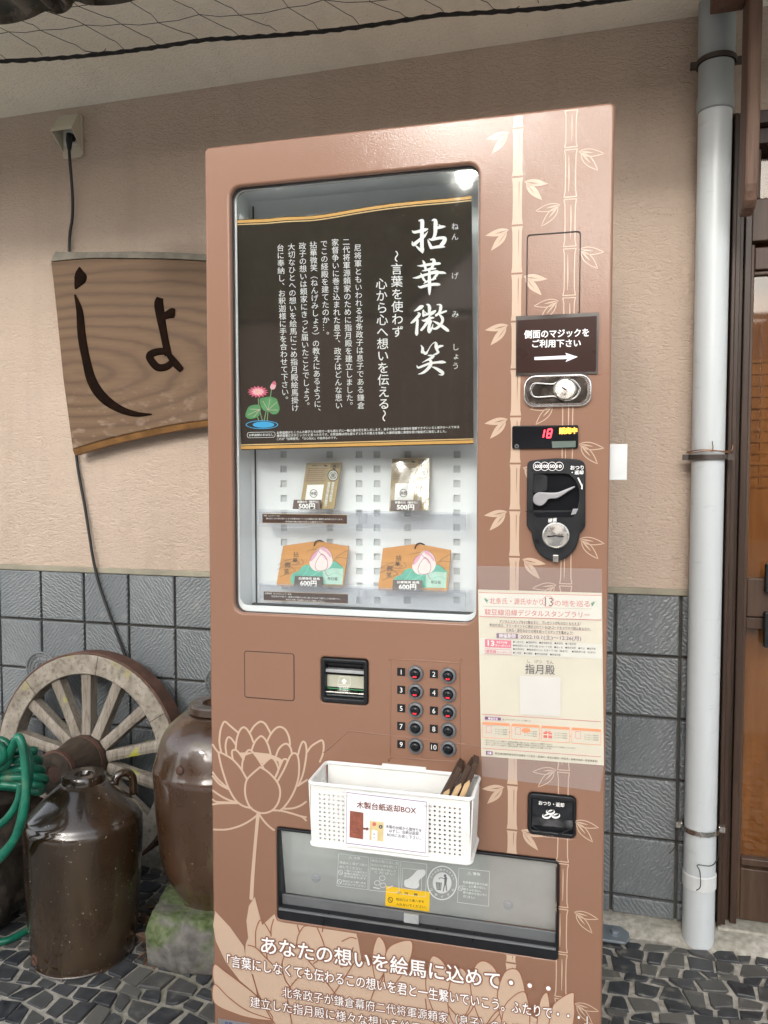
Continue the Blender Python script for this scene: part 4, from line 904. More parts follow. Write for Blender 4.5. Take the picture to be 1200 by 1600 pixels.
# buttons
def make_button(px, py, num, lit):
    c = M(px, py); b = thing('button', (c.x, 0, c.z)); b.parent = vm
    ax = Vector((0, -1, 0)); r = 12.8 / PPM
    mb = MB(); mb.lathe([(r, .0002), (r, .003), (r * .92, .0062), (r * .70, .0072), (r * .64, .0060), (r * .63, .002)], 36, (0, 0, 0), ax); mb.build('bezel', M_GREYP, b, sharp=40)
    mb = MB(); mb.lathe([(r * .60, .002), (r * .60, .0072), (r * .52, .0096), (r * .30, .0112), (0, .0116)], 32, (0, 0, 0), ax); mb.build('cap', M_BLACKG, b, sharp=50)
    if lit:
        mb = MB(); vs, fs = text_mesh('売切', .03); s = .0034
        def bulge(x, z): rr = hypot(x, z) / r; return -(.0128 - .0042 * rr * rr * 2.2)
        mb.add([((v.x - 1) * s, bulge((v.x - 1) * s, -.0042 + (v.y - .4) * s), -.0042 + (v.y - .38) * s) for v in vs], fs); mb.build('led_text', M_RED, b)
    n = M(px - (22.8 if num % 2 else 22.9), py - 2); q = 6.6 / PPM
    mb = MB(); mb.box(n.x - q - c.x, n.x + q - c.x, -.0008, -.0001, n.z - q - c.z, n.z + q - c.z); mb.build('number_tag', M_BLACKP, b)
    vs, fs = text_mesh(str(num), .03); x0 = min(v.x for v in vs); x1 = max(v.x for v in vs); s = .0125
    mb = MB(); mb.add([((v.x - (x0 + x1) / 2) * s + n.x - c.x, -.0010, (v.y - .36) * s + n.z - c.z) for v in vs], fs); mb.build('number', M_WPRINT, b)
for i, y in enumerate((1051.7, 1079.8, 1108.5, 1136.5, 1164.8)): make_button(649.8, y, 2 * i + 1, i < 3)
for i, y in enumerate((1055, 1084, 1112.3, 1140.7, 1169)): make_button(700.9, y, 2 * i + 2, i < 3)
# bill slot
bs = thing('bill_slot', (c1.x, 0, c1.z)); bs.parent = vm
plate('bezel', [rrect(-bx + .0005, bx - .0005, -bz + .0005, bz - .0005, .006), rrect(-bx + .0085, bx - .0075, -bz + .010, bz - .008, .002)], -.004, .020, M_BLACKP, bs, .0025)
mb = MB(); mb.box(-bx + .004, bx - .004, .018, .030, -bz + .004, bz - .004); mb.build('recess', M_BLACKP, bs)
ql = lambda x, y: M(490 + x / 12, 1015 + y / 12)
def blk(x0, y0, x1, y1, ya, yb, mat, name, bev=.0006, par=bs):
    a, b = ql(x0, y0), ql(x1, y1); sl = 0; mb = MB(); mb.box(a.x - c1.x, b.x - c1.x, ya, yb, b.z - c1.z, a.z - c1.z); return mb.build(name, mat, par, bevel=bev)
blk(180, 250, 980, 350, .006, .017, M_BLACKP, 'top_bar'); blk(185, 365, 975, 475, .002, .016, simple('cloudy clear plastic', (.34, .35, .35), .18, var=.2, vscale=40), 'clear_lip')
blk(185, 490, 970, 770, .011, .0125, simple('pale bill tray', (.42, .42, .33), .35, var=.06), 'bill_guide', 0)
blk(200, 735, 965, 805, .009, .0105, simple('green bill edge', (.05, .22, .09), .4, var=.3, vscale=60), 'green_edge', 0)
blk(190, 805, 965, 835, .001, .012, M_BRUSH, 'steel_lip'); blk(180, 845, 960, 925, .006, .016, M_GREYP, 'roller_bar'); blk(190, 935, 920, 975, .000, .012, M_BRUSH, 'lower_lip')
bp = Print(lambda px, py: M(px, py, .0105) - Vector((c1.x, 0, c1.z)), (0, -1, 0)); Q = lambda x, y: (490 + x / 12, 1015 + y / 12)
bp.stroke([Q(485, 505), Q(685, 515), Q(690, 665), Q(450, 655)], M_WPRINT, w=.7, smooth=False, closed=True); bp.poly([Q(575, 540), Q(635, 600), Q(600, 598), Q(600, 640), Q(545, 638), Q(545, 598), Q(515, 595)], M_WPRINT)
bp.build('arrow_icon', bs); bp = Print(lambda px, py: M(px, py, .0105) - Vector((c1.x, 0, c1.z)), (0, -1, 0)); bp.stroke([Q(460, 685), Q(665, 690), Q(665, 790), Q(455, 785)], M_WPRINT, w=.7, smooth=False, closed=True); bp.text('¥1000', Q(480, 735), Q(650, 742), 5, M_WPRINT, .03); bp.build('lettering', bs)
# lock plate
lk = M(871, 611); lock = thing('lock_plate', (lk.x, 0, lk.z)); lock.parent = vm
hw, hh = 50 / PPM, 24.5 / PPM
oct_ = rrect(-hw, hw, -hh, hh, .019, 5)
plate('plate', [oct_], -.006, .0062, M_CHROME, lock, .0024)
plate('inlay', [rrect(-hw + .005, hw - .007, -hh + .006, hh - .005, .016)], -.0068, .0008, simple('dark lock inlay', (.045, .035, .028), .25, var=.5, vscale=50, metal=.5), lock)
lx = (882 - 871) / PPM
hd = [(x * .001, z * .001) for x, z in spline([(-44, 7), (-40, 13), (-30, 14), (-8, 12), (0, 16), (14, 19.5), (28, 16), (36, 6), (38, 0), (34, -9), (26, -16), (12, -18), (0, -13), (-8, -11), (-32, -12), (-42, -8), (-45, 0)], 4, True)]
hd2 = [(x * .001, z * .001) for x, z in spline([(-40, 5), (-36, 10), (-30, 11), (-6, 9), (2, 13), (14, 16), (26, 13), (33, 5), (34, 0), (31, -8), (24, -13), (12, -15), (2, -10), (-8, -8), (-32, -9), (-39, -6), (-41, 0)], 4, True)]
plate('handle_rim', [hd, hd2], -.011, .005, M_CHROME, lock, .0012)
ax = Vector((0, -1, 0)); mb = MB(); mb.lathe([(.0185, .006), (.0185, .013), (.016, .0155), (.012, .0155), (.0115, .0142), (0, .0142)], 36, (lx, 0, .0015), ax); mb.build('cylinder', M_BRUSH, lock, sharp=35)
mb = MB(); mb.box(-.0045, .0045, -.0148, -.0143, -.001, .001, mtx=Matrix.Translation((lx - .001, 0, .002)) @ Matrix.Rotation(radians(35), 4, 'Y')); mb.build('keyhole', M_DARK, lock)
# display
dp = thing('price_display', tuple(M(852, 682))); dp.parent = vm; dc = M(852, 682)
da = [M(801, 668), M(903, 662), M(904, 699), M(800, 703)]
plate('housing', [rrect((da[0].x + da[3].x) / 2 - dc.x, (da[1].x + da[2].x) / 2 - dc.x, (da[2].z + da[3].z) / 2 - dc.z, (da[0].z + da[1].z) / 2 - dc.z, .003)], -.006, .0062, M_BLACKG, dp, .0015)
MD = lambda y: (lambda px, py: M(px, py, y) - dc)
Q4 = lambda x, y: (740 + x / 3.636, 460 + y / 3.636)
dg = Print(MD(-.0062), (0, -1, 0))
dg.rbox([Q4(445, 835), Q4(580, 832), Q4(580, 868), Q4(447, 872)], .6, simple('lcd grey', (.10, .13, .11), .3)); 
sg = lambda a, b: dg.stroke([(*Q4(*a), 2.2), (*Q4(*b), 2.2)], M_RED, smooth=False)
for a, b in (((404, 772), (401, 788)), ((399, 794), (396, 810)), ((424, 768), (442, 765)), ((422, 773), (419, 789)), ((446, 770), (443, 786)), ((420, 792), (440, 790)), ((418, 796), (416, 810)), ((441, 793), (438, 808)), ((418, 814), (436, 812))): sg(a, b)
dg.build('led_digits', dp); dg = Print(MD(-.0062), (0, -1, 0)); dg.poly([Q4(484, 756), Q4(590, 752), Q4(590, 793), Q4(486, 796)], M_DARK); dg.text('販売中', Q4(487, 776), Q4(587, 773), 9.6, M_YELED, .03); dg.text('販売', Q4(512, 777), Q4(552, 776), 6, M_ORLED, .02)
dg.build('led_sign', dp); dg = Print(MD(-.0062), (0, -1, 0)); dg.poly(circ(*Q4(245, 863), 3.4, 20), M_GREYP); dg.poly(circ(*Q4(245, 863), 1.8, 16), M_BLACKP); dg.build('sensor', dp)
# coin unit
Q8 = lambda x, y: (820 + x / 9.41, 710 + y / 9.41)
cc = M(869, 795); cu = thing('coin_unit', tuple(cc)); cu.parent = vm
f8 = lambda x, y, yy=0.0: (M(*Q8(x, y), yy) - cc)
def f8l(pts): return [(f8(*p).x, f8(*p).z) for p in pts]
outl = spline([(38, 180), (50, 130), (90, 95), (250, 72), (460, 58), (650, 62), (800, 80), (865, 115), (890, 180)], 3) + [(890, 600), (890, 1030)] + spline([(885, 1060), (840, 1125), (805, 1160), (790, 1250), (740, 1380), (640, 1490), (540, 1545), (455, 1558), (360, 1545), (260, 1490), (165, 1380), (120, 1250), (105, 1140), (60, 1090), (32, 1030)], 4) + [(34, 600)]
rec = spline([(115, 300), (150, 268), (600, 262), (690, 300), (760, 380), (810, 500), (818, 650), (790, 790), (760, 830), (150, 830), (112, 790)], 3, True)
plate('face', [f8l(outl), f8l(rec)], -.010, .0102, M_BLACKP, cu, .002)
plate('recess_floor', [f8l([(100, 250), (830, 250), (830, 850), (100, 850)])], -.0016, .001, M_BLACKG, cu)
plate('recess_step', [f8l(spline([(120, 300), (240, 290), (330, 330), (330, 520), (250, 545), (130, 560)], 3, True))], -.0075, .006, M_BLACKP, cu, .001)
plate('lever', [f8l(spline([(125, 650), (140, 600), (190, 560), (240, 553), (380, 560), (480, 555), (560, 528), (710, 470), (735, 482), (640, 545), (540, 610), (470, 645), (390, 648), (345, 660), (318, 700), (270, 742), (215, 752), (160, 730), (130, 690)], 4, True))], -.014, .009, M_LEVER, cu, .0015)
plate('coin_tray_lip', [f8l([(120, 860), (160, 836), (690, 836), (690, 880), (730, 900), (700, 918), (180, 918)])], -.0112, .0012, M_BLACKG, cu, .0004)
plate('grey_tab', [f8l([(710, 795), (785, 795), (750, 870), (680, 885)])], -.0125, .002, M_LEVER, cu, .0004)
a = f8(458, 1185); rr = 168 / 9.41 / PPM
mb = MB(); mb.lathe([(rr * 1.12, .009), (rr * 1.12, .0125), (rr * 1.0, .014), (rr * .97, .0125), (0, .0135)], 40, (a.x, 0, a.z), ax); mb.build('coin_dial', M_BRUSH, cu, sharp=30)
plate('coin_slot', [f8l(spline([(338, 1188), (400, 1186), (450, 1178), (500, 1186), (570, 1190), (570, 1208), (500, 1204), (450, 1198), (400, 1205), (338, 1208)], 3, True))], -.0142, .0004, M_DARK, cu)
mb = MB(); b0 = f8(455, 1520); mb.box(b0.x - .0045, b0.x + .0045, -.0135, -.009, b0.z - .006, b0.z + .006); mb.build('latch', M_BRUSH, cu, bevel=.0008)
plate('latch_recess', [f8l([(385, 1455), (525, 1460), (525, 1545), (385, 1540)])], -.0107, .0006, M_DARK, cu)
cp = Print(lambda px, py: M(px, py, -.010) - cc, (0, -1, 0))
for x, s_ in ((187, '500'), (293, '100'), (402, '50'), (505, '10')):
    cp.stroke([Q8(x + 62 * cos(t * pi / 12), 175 + 62 * sin(t * pi / 12)) for t in range(24)], M_WPRINT, w=.8, smooth=False, closed=True); k = 42 if len(s_) == 3 else 34; cp.text(s_, Q8(x - k, 175), Q8(x + k, 175), 5, M_WPRINT, .03)
cp.text('おつり', Q8(672, 195), Q8(865, 193), 6.2, M_WPRINT, .03); cp.text('・返却', Q8(690, 265), Q8(860, 265), 6.2, M_WPRINT, .03)
cp.stroke([(*Q8(785, 350), 2.2), (*Q8(815, 410), 2.0), (*Q8(838, 470), 1.6), (*Q8(842, 512), .6)], M_WPRINT); cp.poly([Q8(852, 425), Q8(848, 515), Q8(825, 505)], M_WPRINT)
cp.text('硬貨', Q8(345, 975), Q8(470, 960), 6.0, M_WPRINT, .02); cp.build('lettering', cu)
# coin return
cr = thing('coin_return', (c2.x, 0, c2.z)); cr.parent = vm
plate('frame', [rrect(-cx2 + .0004, cx2 - .0004, -cz2 + .0004, cz2 - .0004, .0085), rrect(-cx2 + .006, cx2 - .004, -cz2 + .008, cz2 - .009, .003)], -.003, .012, M_BLACKP, cr, .0018)
mb = MB(); mb.box(-cx2 + .003, cx2 - .002, .012, .034, -cz2 + .004, cz2 - .004); mb.build('pocket', M_BLACKP, cr)
mb = MB(); vs = [(-cx2 + .007, .004, cz2 - .011), (cx2 - .005, .004, cz2 - .011), (cx2 - .005, .010, -.010), (cx2 - .005, .006, -cz2 + .014), (-cx2 + .007, .006, -cz2 + .014), (-cx2 + .007, .010, -.010)]
mb.add(vs, [(0, 1, 2, 5), (5, 2, 3, 4)]); mb.build('flap', simple('smoked flap', (.022, .024, .027), .14, var=.3, vscale=60), cr)
mb = MB(); mb.tube(spline([(-cx2 + .005, -.004, -cz2 + .018), (0 - .012, -.006, -cz2 + .006), (.006, -.006, -cz2 + .005), (cx2 - .004, -.004, -cz2 + .020)], 5), .0011, 6); mb.build('lip', M_BLACKG, cr)
cq = Print(lambda px, py: M(px, py, .003) - Vector((c2.x, 0, c2.z)), (0, -1, 0)); QC = lambda x, y: (815 + x / 13.33, 1230 + y / 13.33)
cq.text('おつり・返却', QC(358, 320), QC(885, 375), 6.4, M_WPRINT, .03)
cq.build('lettering', cr); cq = Print(lambda px, py: M(px, py, .003) - Vector((c2.x, 0, c2.z)), (0, -1, 0))
for x, y in ((520, 575), (710, 568), (600, 490)):
    cq.poly(circ(*QC(x, y + 22), 92 / 13.33, 24, 62 / 13.33), M_WPRINT); cq.poly(circ(*QC(x, y), 72 / 13.33, 24, 44 / 13.33), M_BLACKP); cq.stroke([(*QC(x - 40, y + 10), 1.6), (*QC(x, y - 5), 2.2), (*QC(x + 40, y - 15), 1)], M_WPRINT)
cq.build('coin_icon', cr)
# product tray
tr = thing('product_tray', ((tx0 + tx1) / 2, 0, (tz0 + tz1) / 2)); tr.parent = vm; tcx, tcz = (tx0 + tx1) / 2, (tz0 + tz1) / 2; tw, th_ = (tx1 - tx0) / 2, (tz1 - tz0) / 2
mb = MB(); D = .15
mb.box(-tw - .004, -tw + .001, .006, D, -th_ - .004, th_ + .004); mb.box(tw - .001, tw + .004, .006, D, -th_ - .004, th_ + .004); mb.box(-tw, tw, .006, D, -th_ - .004, -th_ + .001); mb.box(-tw, tw, .006, D, th_ - .001, th_ + .004); mb.box(-tw - .004, tw + .004, D, D + .003, -th_ - .004, th_ + .004)
mb.build('tray_box', simple('tray grey', (.11, .115, .115), .5, var=.1), tr)
mb = MB(); mb.box(-tw + .002, tw - .002, .07, .075, th_ * .05, th_ - .004); mb.build('inner_panel', simple('pale inner panel', (.72, .75, .73), .5, var=.06), tr)
mb = MB(); mb.prism([(-tw + .002, .066, th_ * .05), (-tw + .002, .066, -th_ * .32), (-tw + .002, .12, -th_ * .5), (-tw + .002, .12, th_ * .05)], (2 * tw - .004, 0, 0)); mb.build('inner_ledge', simple('mid inner panel', (.36, .385, .36), .5, var=.1), tr)
plate('trim', [rrect(-tw + .0003, tw - .0003, -th_ + .0003, th_ - .0003, .006), rrect(-tw + .004, tw - .004, -th_ + .024, th_ - .005, .004)], -.002, .014, M_BLACKP, tr, .0015)
mb = MB(); mb.box(-tw + .004, tw - .004, -.006, .010, -th_ + .020, -th_ + .0235); mb.box(-tw + .005, tw - .005, .012, .016, -th_ + .003, -th_ + .042); mb.build('sill', M_GREYP, tr, bevel=.001)
ft, fb = (.006, th_ - .006), (.028, -th_ + .036)
fy = lambda z: ft[0] + (fb[0] - ft[0]) * (ft[1] - z) / (ft[1] - fb[1])
mb = MB(); mb.add([(-tw + .006, ft[0], ft[1]), (tw - .006, ft[0], ft[1]), (tw - .006, fb[0], fb[1]), (-tw + .006, fb[0], fb[1])], [(0, 1, 2, 3)])
mb.build('flap', M_FLAP, tr)
mb = MB(); mb.box(-.016, .012, .006, .012, -th_ + .024, -th_ + .040); mb.build('flap_catch', simple('pale catch', (.33, .34, .34), .4), tr, bevel=.001)
def flapm(px, py):
    y = .015
    for _ in range(4): v = M(px, py, y); y = fy(v.z - tcz)
    v = M(px, py, y); return Vector((v.x - tcx, y, v.z - tcz))
for px, py in ((494, 1371), (794, 1413)):
    p = flapm(px, py); mb = MB(); mb.lathe([(.009, .0005), (.008, .004), (.005, .0065), (0, .007)], 24, p, ax); mb.build('boss', M_ACRYL, tr, sharp=40)
fp = Print(flapm, (0, -.95, .1), .0006); QF = lambda x, y: (520 + x / 4.444, 1330 + y / 4.444)
fp.poly([QF(370, 240), QF(675, 282), QF(670, 420), QF(365, 378)], M_YELLOW)
fp.text('⚠ 注　意', QF(450, 285), QF(590, 303), 4.5, M_INK, .02); fp.text('取出口より奥へ手を', QF(440, 332), QF(635, 350), 4.4, M_INK, .01); fp.text('入れないでください。', QF(440, 366), QF(650, 388), 4.4, M_INK, .01); fp.stroke([(*QF(400 + 16 * cos(t * pi / 8), 337 + 18 * sin(t * pi / 8)), 1.1) for t in range(16)], M_INK, smooth=False, closed=True); fp.line(QF(388, 326), QF(412, 350), 1.0, M_INK)
for q in ([(40, 15), (250, 40), (245, 268), (28, 240)], [(262, 42), (462, 66), (455, 290), (250, 270)], [(472, 66), (655, 88), (645, 318), (462, 296)], [(875, 115), (1090, 138), (1083, 382), (865, 355)]): fp.rbox([QF(*p) for p in q], 1.2, M_FLAPP, hole=.55)
for s_, L, R, h in (('⚠ 注意', (110, 40), (190, 50), 4), ('商品は１個ずつ取り', (48, 75), (240, 97), 4.2), ('出してください', (48, 104), (200, 122), 4.2), ('一度に入れ過ぎると', (80, 132), (238, 150), 3.4), ('故障の原因となり', (80, 152), (236, 170), 3.4), ('手が挟まれます', (78, 172), (232, 190), 3.4), ('取出口より奥へ手を', (70, 204), (230, 222), 3.6), ('入れないでください', (68, 224), (230, 244), 3.6),
                ('商品の取り出し方', (270, 62), (455, 84), 4.2), ('取出口の扉を押して', (268, 92), (450, 112), 3.8), ('商品を取り出して', (268, 118), (440, 138), 3.8), ('ください', (290, 142), (430, 160), 3.8), ('⚠ 警告', (935, 150), (1025, 160), 5), ('転倒事故を防ぐため', (905, 212), (1075, 232), 3.8), ('に、上に乗らない。', (905, 236), (1060, 254), 3.8), ('揺さぶらない。', (905, 260), (1030, 276), 3.8), ('寄り掛からないでく', (905, 284), (1070, 304), 3.8), ('ださい', (905, 310), (985, 322), 3.8)): fp.text(s_, QF(*L), QF(*R), h, M_FLAPP, .012)
for x, y in ((55, 145), (48, 210), (888, 255)): fp.stroke([(*QF(x + 15 * cos(t * pi / 6), y + 17 * sin(t * pi / 6)), .8) for t in range(12)], M_FLAPP, smooth=False, closed=True); fp.line(QF(x - 9, y - 10), QF(x + 9, y + 10), .8, M_FLAPP)
# hand taking a product, coins, bin figure
fp.stroke([(*QF(x, y), .9) for x, y in ((485, 115), (480, 255), (615, 275), (620, 130))], M_FLAPP, smooth=False, closed=True); fp.poly([QF(x, y) for x, y in spline([(640, 128), (590, 130), (560, 160), (525, 190), (500, 200), (498, 235), (520, 250), (575, 258), (600, 240), (600, 200), (640, 165)], 3, True)], M_FLAPP); fp.stroke([QF(515, 205), QF(545, 195), QF(555, 215), QF(545, 245)], M_INNERB, w=.8)
for x, y in ((345, 185), (310, 218), (350, 235)): fp.stroke([(*QF(x + 20 * cos(t * pi / 8), y + 16 * sin(t * pi / 8)), .8) for t in range(16)], M_FLAPP, smooth=False, closed=True)
fp.line(QF(285, 250), QF(325, 258), 1.5, M_FLAPP); fp.line(QF(380, 255), QF(415, 240), 1.5, M_FLAPP)
cen = QF(760, 218); R_ = 105 / 4.444
fp.stroke([(cen[0] + R_ * .96 * cos(t * pi / 24), cen[1] + R_ * 1.1 * sin(t * pi / 24)) for t in range(48)], M_FLAPP, w=1.8, smooth=False, closed=True); fp.poly(circ(*cen, R_ * .62, 36, R_ * .70), M_FLAPP)
MG = M_GREYP
fp.poly(circ(*QF(780, 168), 2.2, 14), MG); fp.stroke([(*QF(785, 185), 4.5), (*QF(782, 225), 3.4)], MG); fp.stroke([(*QF(778, 225), 1.8), (*QF(768, 275), 1.5)], MG); fp.stroke([(*QF(786, 225), 1.8), (*QF(792, 272), 1.5)], MG); fp.stroke([(*QF(780, 190), 1.4), (*QF(752, 182), 1.2), (*QF(738, 190), 1.4)], MG); fp.poly([QF(716, 212), QF(758, 216), QF(752, 270), QF(722, 266)], MG)
for k in range(3): fp.line(QF(726 + k * 11, 218), QF(728 + k * 9, 262), .6, M_FLAPP)
for s_, a0_, a1_, rr_ in (('リサイクル', 150, 30, .82), ('ゴミは回収ボックスへ', 205, 340, .80)):
    for i, ch in enumerate(s_):
        a_ = radians(a0_ + (a1_ - a0_) * i / (len(s_) - 1)); k = 5.2 if a0_ == 150 else 4
        fp.glyph(ch, cen[0] + R_ * rr_ * cos(a_), cen[1] + R_ * rr_ * 1.1 * sin(a_), k, k, M_FLAPP, .02, a_ - pi / 2 if a0_ == 150 else a_ + pi / 2)
fp.build('flap_print', tr)
# floor bracket behind the right foot
fa = floor(968, 1470); bl = Matrix.Rotation(-RM, 3, 'Z') @ (fa - ORG); mb = MB()
mb.prism([(bl.x - .12, bl.y - .035, .012), (bl.x + .012, bl.y - .035, .012), (bl.x + .024, bl.y - .012, .012), (bl.x + .024, bl.y + .012, .012), (bl.x + .004, bl.y + .035, .012), (bl.x - .12, bl.y + .035, .012)], (0, 0, .007)); mb.lathe([(.011, .019), (.011, .026), (.007, .028)], 6, (bl.x - .012, bl.y, 0), smooth=False); mb.lathe([(.016, .0185), (.016, .021)], 20, (bl.x - .012, bl.y, 0)); mb.build('floor_bracket', M_FOOT, vm, bevel=.0015)

# ------------------------------------------------------------------ poster inside the window
PY = .026
def wav(px, py, y=PY): return M(px, py, y)
pc = M(558, 700, PY); L2W = Matrix.Translation(ORG) @ Matrix.Rotation(RM, 4, 'Z')
def mthing(name, p, label, cat, group=None): return thing(name, L2W @ p, RM, label, cat, group)
po = mthing('window_poster', pc, 'dark brown poster with white calligraphy and ochre stripes hanging inside the machine window', 'poster')
pm = lambda px, py, y=PY: M(px, py, y) - pc
topc = spline([(366.4, 343), (390, 342), (415, 341), (450, 338), (486, 336.5), (520, 332), (560, 325), (600, 319), (633, 315), (670, 311.5), (700, 309), (737, 305)], 4); botl, botr = (376.7, 703.5), (740, 694)
n = len(topc); vs = []
for i, p in enumerate(topc):
    t = (p[0] - topc[0][0]) / (topc[-1][0] - topc[0][0]); b = (botl[0] + (botr[0] - botl[0]) * t, botl[1] + (botr[1] - botl[1]) * t)
    for k in range(9): s_ = k / 8; vs.append(pm(p[0] + (b[0] - p[0]) * s_, p[1] + (b[1] - p[1]) * s_, PY + .0004 * sin(i * .5) * (1 - s_)))
mb = MB(); mb.add(vs, [(9 * i + k, 9 * i + k + 1, 9 * i + 10 + k, 9 * i + 9 + k) for i in range(n - 1) for k in range(8)], 0, True); mb.build('sheet', M_POSTER, po)
pp = Print(pm, (0, -1, 0), .0009)
def band(d0, d1, m, bot=False):
    if bot: pp.quad((botl[0] - (0 if d0 else .2), botl[1] - d0), (botr[0], botr[1] - d0), (botr[0], botr[1] - d1), (botl[0] - .3, botl[1] - d1), m)
    else:
        v = [(x, y + d0) for x, y in topc] + [(x, y + d1) for x, y in reversed(topc)]; N = len(topc); pp.put(v, [(i, i + 1, 2 * N - 2 - i, 2 * N - 1 - i) for i in range(N - 1)], m)
band(1.6, 6.0, M_GOLD); band(7.6, 9.2, M_GOLD2); band(1.6, 6.2, M_GOLD, True); band(7.4, 9.0, M_GOLD2, True)
CAL = {'拈': ((636, 335), [[(320, 175, 30), (385, 165, 70), (410, 200, 105), (405, 400, 100), (400, 600, 100), (402, 850, 100), (415, 960, 95), (415, 1030, 40)], [(415, 1000, 70), (330, 930, 70), (240, 845, 25)], [(140, 440, 20), (190, 480, 70), (300, 465, 80), (450, 425, 95), (540, 400, 50), (565, 395, 20)], [(560, 460, 10), (500, 545, 50), (430, 620, 80), (300, 720, 85), (190, 805, 100), (150, 785, 60), (145, 725, 15)], [(670, 175, 25), (720, 150, 60), (765, 190, 100), (765, 350, 110), (760, 480, 95), (730, 600, 80), (660, 675, 50), (590, 660, 20)], [(790, 370, 60), (880, 350, 80), (960, 335, 70), (1030, 332, 20)], [(845, 265, 8), (890, 310, 40)], [(610, 685, 20), (680, 690, 50), (800, 650, 75), (940, 632, 80), (1015, 655, 100), (990, 740, 110), (920, 830, 100), (860, 885, 50)], [(560, 685, 20), (590, 760, 60), (630, 850, 80), (660, 900, 70)], [(640, 900, 70), (750, 885, 70), (870, 870, 80), (1010, 875, 30)]]),
       '華': ((636, 400), [[(280, 265, 15), (400, 265, 60), (500, 245, 70), (700, 215, 70), (850, 205, 70), (890, 205, 40)], [(425, 125, 20), (460, 190, 70), (490, 300, 70), (500, 390, 50)], [(640, 100, 40), (710, 105, 70), (725, 160, 90), (690, 270, 70), (640, 340, 50)], [(405, 405, 15), (500, 385, 50), (650, 345, 70), (770, 345, 30)], [(160, 590, 15), (280, 580, 65), (400, 535, 75), (560, 490, 65), (750, 450, 70), (950, 450, 70), (1045, 470, 20)], [(370, 465, 20), (410, 540, 60), (450, 630, 60), (510, 690, 50)], [(640, 425, 20), (800, 405, 40), (830, 450, 60), (770, 540, 70), (700, 630, 60)], [(450, 745, 15), (530, 690, 50), (650, 640, 50), (770, 615, 30)], [(600, 380, 60), (600, 600, 85), (605, 800, 95), (605, 950, 70), (605, 1035, 30)], [(305, 815, 25), (370, 840, 65), (500, 800, 75), (700, 765, 80), (840, 765, 75), (880, 770, 40)]]),
       '微': ((636, 465), [[(190, 365, 15), (280, 320, 70), (370, 260, 110), (420, 235, 60)], [(300, 410, 30), (335, 455, 80), (250, 560, 80), (170, 640, 70), (115, 680, 40)], [(275, 560, 50), (280, 650, 70), (265, 850, 80), (260, 960, 90), (260, 1000, 50)], [(520, 185, 20), (585, 210, 70), (605, 300, 90), (590, 400, 60)], [(440, 350, 50), (440, 430, 70), (440, 490, 60)], [(440, 485, 55), (540, 450, 60), (650, 410, 70), (760, 360, 50)], [(440, 355, 20), (500, 400, 20), (540, 440, 40)], [(750, 370, 50), (700, 430, 40), (600, 490, 30)], [(405, 610, 25), (480, 620, 70), (600, 560, 80), (715, 540, 40)], [(600, 500, 50), (605, 600, 70), (520, 700, 80), (440, 810, 70), (385, 870, 60)], [(640, 640, 70), (600, 750, 80), (590, 880, 90), (605, 935, 50), (660, 840, 50), (700, 720, 15)], [(795, 195, 15), (880, 195, 45), (910, 250, 80), (870, 400, 70), (780, 480, 60)], [(780, 470, 60), (900, 420, 60), (1050, 365, 50)], [(880, 470, 40), (940, 540, 80), (955, 620, 75), (900, 730, 70), (800, 820, 70), (720, 838, 45), (690, 800, 20)], [(695, 630, 15), (800, 680, 60), (900, 740, 80), (1000, 810, 90), (1090, 880, 80), (1115, 895, 40)]]),
       '笑': ((636, 525), [[(375, 250, 20), (420, 330, 70), (410, 430, 80)], [(410, 400, 70), (500, 470, 75), (560, 400, 35), (640, 260, 20), (720, 185, 25), (775, 195, 70), (790, 300, 100), (815, 400, 60), (845, 435, 55), (780, 480, 50), (700, 515, 30)], [(800, 320, 60), (880, 280, 70), (960, 265, 40)], [(570, 520, 30), (660, 530, 55), (715, 545, 55), (640, 600, 70), (520, 655, 40), (410, 715, 10)], [(265, 790, 15), (300, 848, 50), (420, 810, 60), (600, 740, 60), (800, 710, 60), (950, 700, 80), (1040, 710, 20)], [(590, 650, 30), (640, 685, 80), (630, 780, 90), (540, 900, 80), (420, 990, 60), (300, 1025, 10)], [(660, 825, 10), (760, 860, 60), (880, 930, 90), (955, 990, 90), (935, 1040, 50), (850, 1035, 15)]])}
for (ox, oy), sts in CAL.values():
    pp.l = 0
    for st in sts: pp.stroke([(ox + x / 17.143, oy + y / 17.143, w / 17.143) for x, y, w in st], M_WPRINT)
pp.l = 1
for s_, T_, B_ in (('ねん', (711, 346), (711, 378)), ('げ', (711, 424), (711, 438)), ('み', (711.5, 484), (711.5, 498)), ('しょう', (712, 535), (712, 579))): pp.column(s_, T_, B_, 11.5, M_WPRINT)
pp.column('〜言葉を使わず', (619.5, 391), (621.8, 528), 18.5, M_WPRINT, .006); pp.column('心から心へ想いを伝える〜', (596, 434), (600.6, 659), 18.5, M_WPRINT, .006)
Z1 = lambda x, y: (340 + x / 2.727, 240 + y / 2.727)
for s_, a_, b_ in (('尼将軍ともいわれる北条政子は息子である鎌倉', (597, 385), (612, 1090)), ('二代将軍源頼家のために指月殿を建立しました。', (548, 360), (565, 1090)), ('家督争いに巻き込まれた息子、政子はどんな思い', (501, 362), (518, 1090)), ('でこの経殿を建てたのか…。', (454, 368), (464, 790)), ('拈華微笑（ねんげみしょう）の教えにあるように、', (408, 374), (428, 1115)), ('政子の想いは頼家にきっと届いたことでしょう。', (362, 378), (381, 1090)), ('大切なひとへの想いを絵馬にこめ指月殿絵馬掛け', (315, 382), (332, 1100)), ('台に奉納し、お釈迦様に手を合わせて下さい。', (268, 386), (290, 1065))):
    pp.column(s_, Z1(*a_), Z1(*b_), 11.6, M_WPRINT, .004)
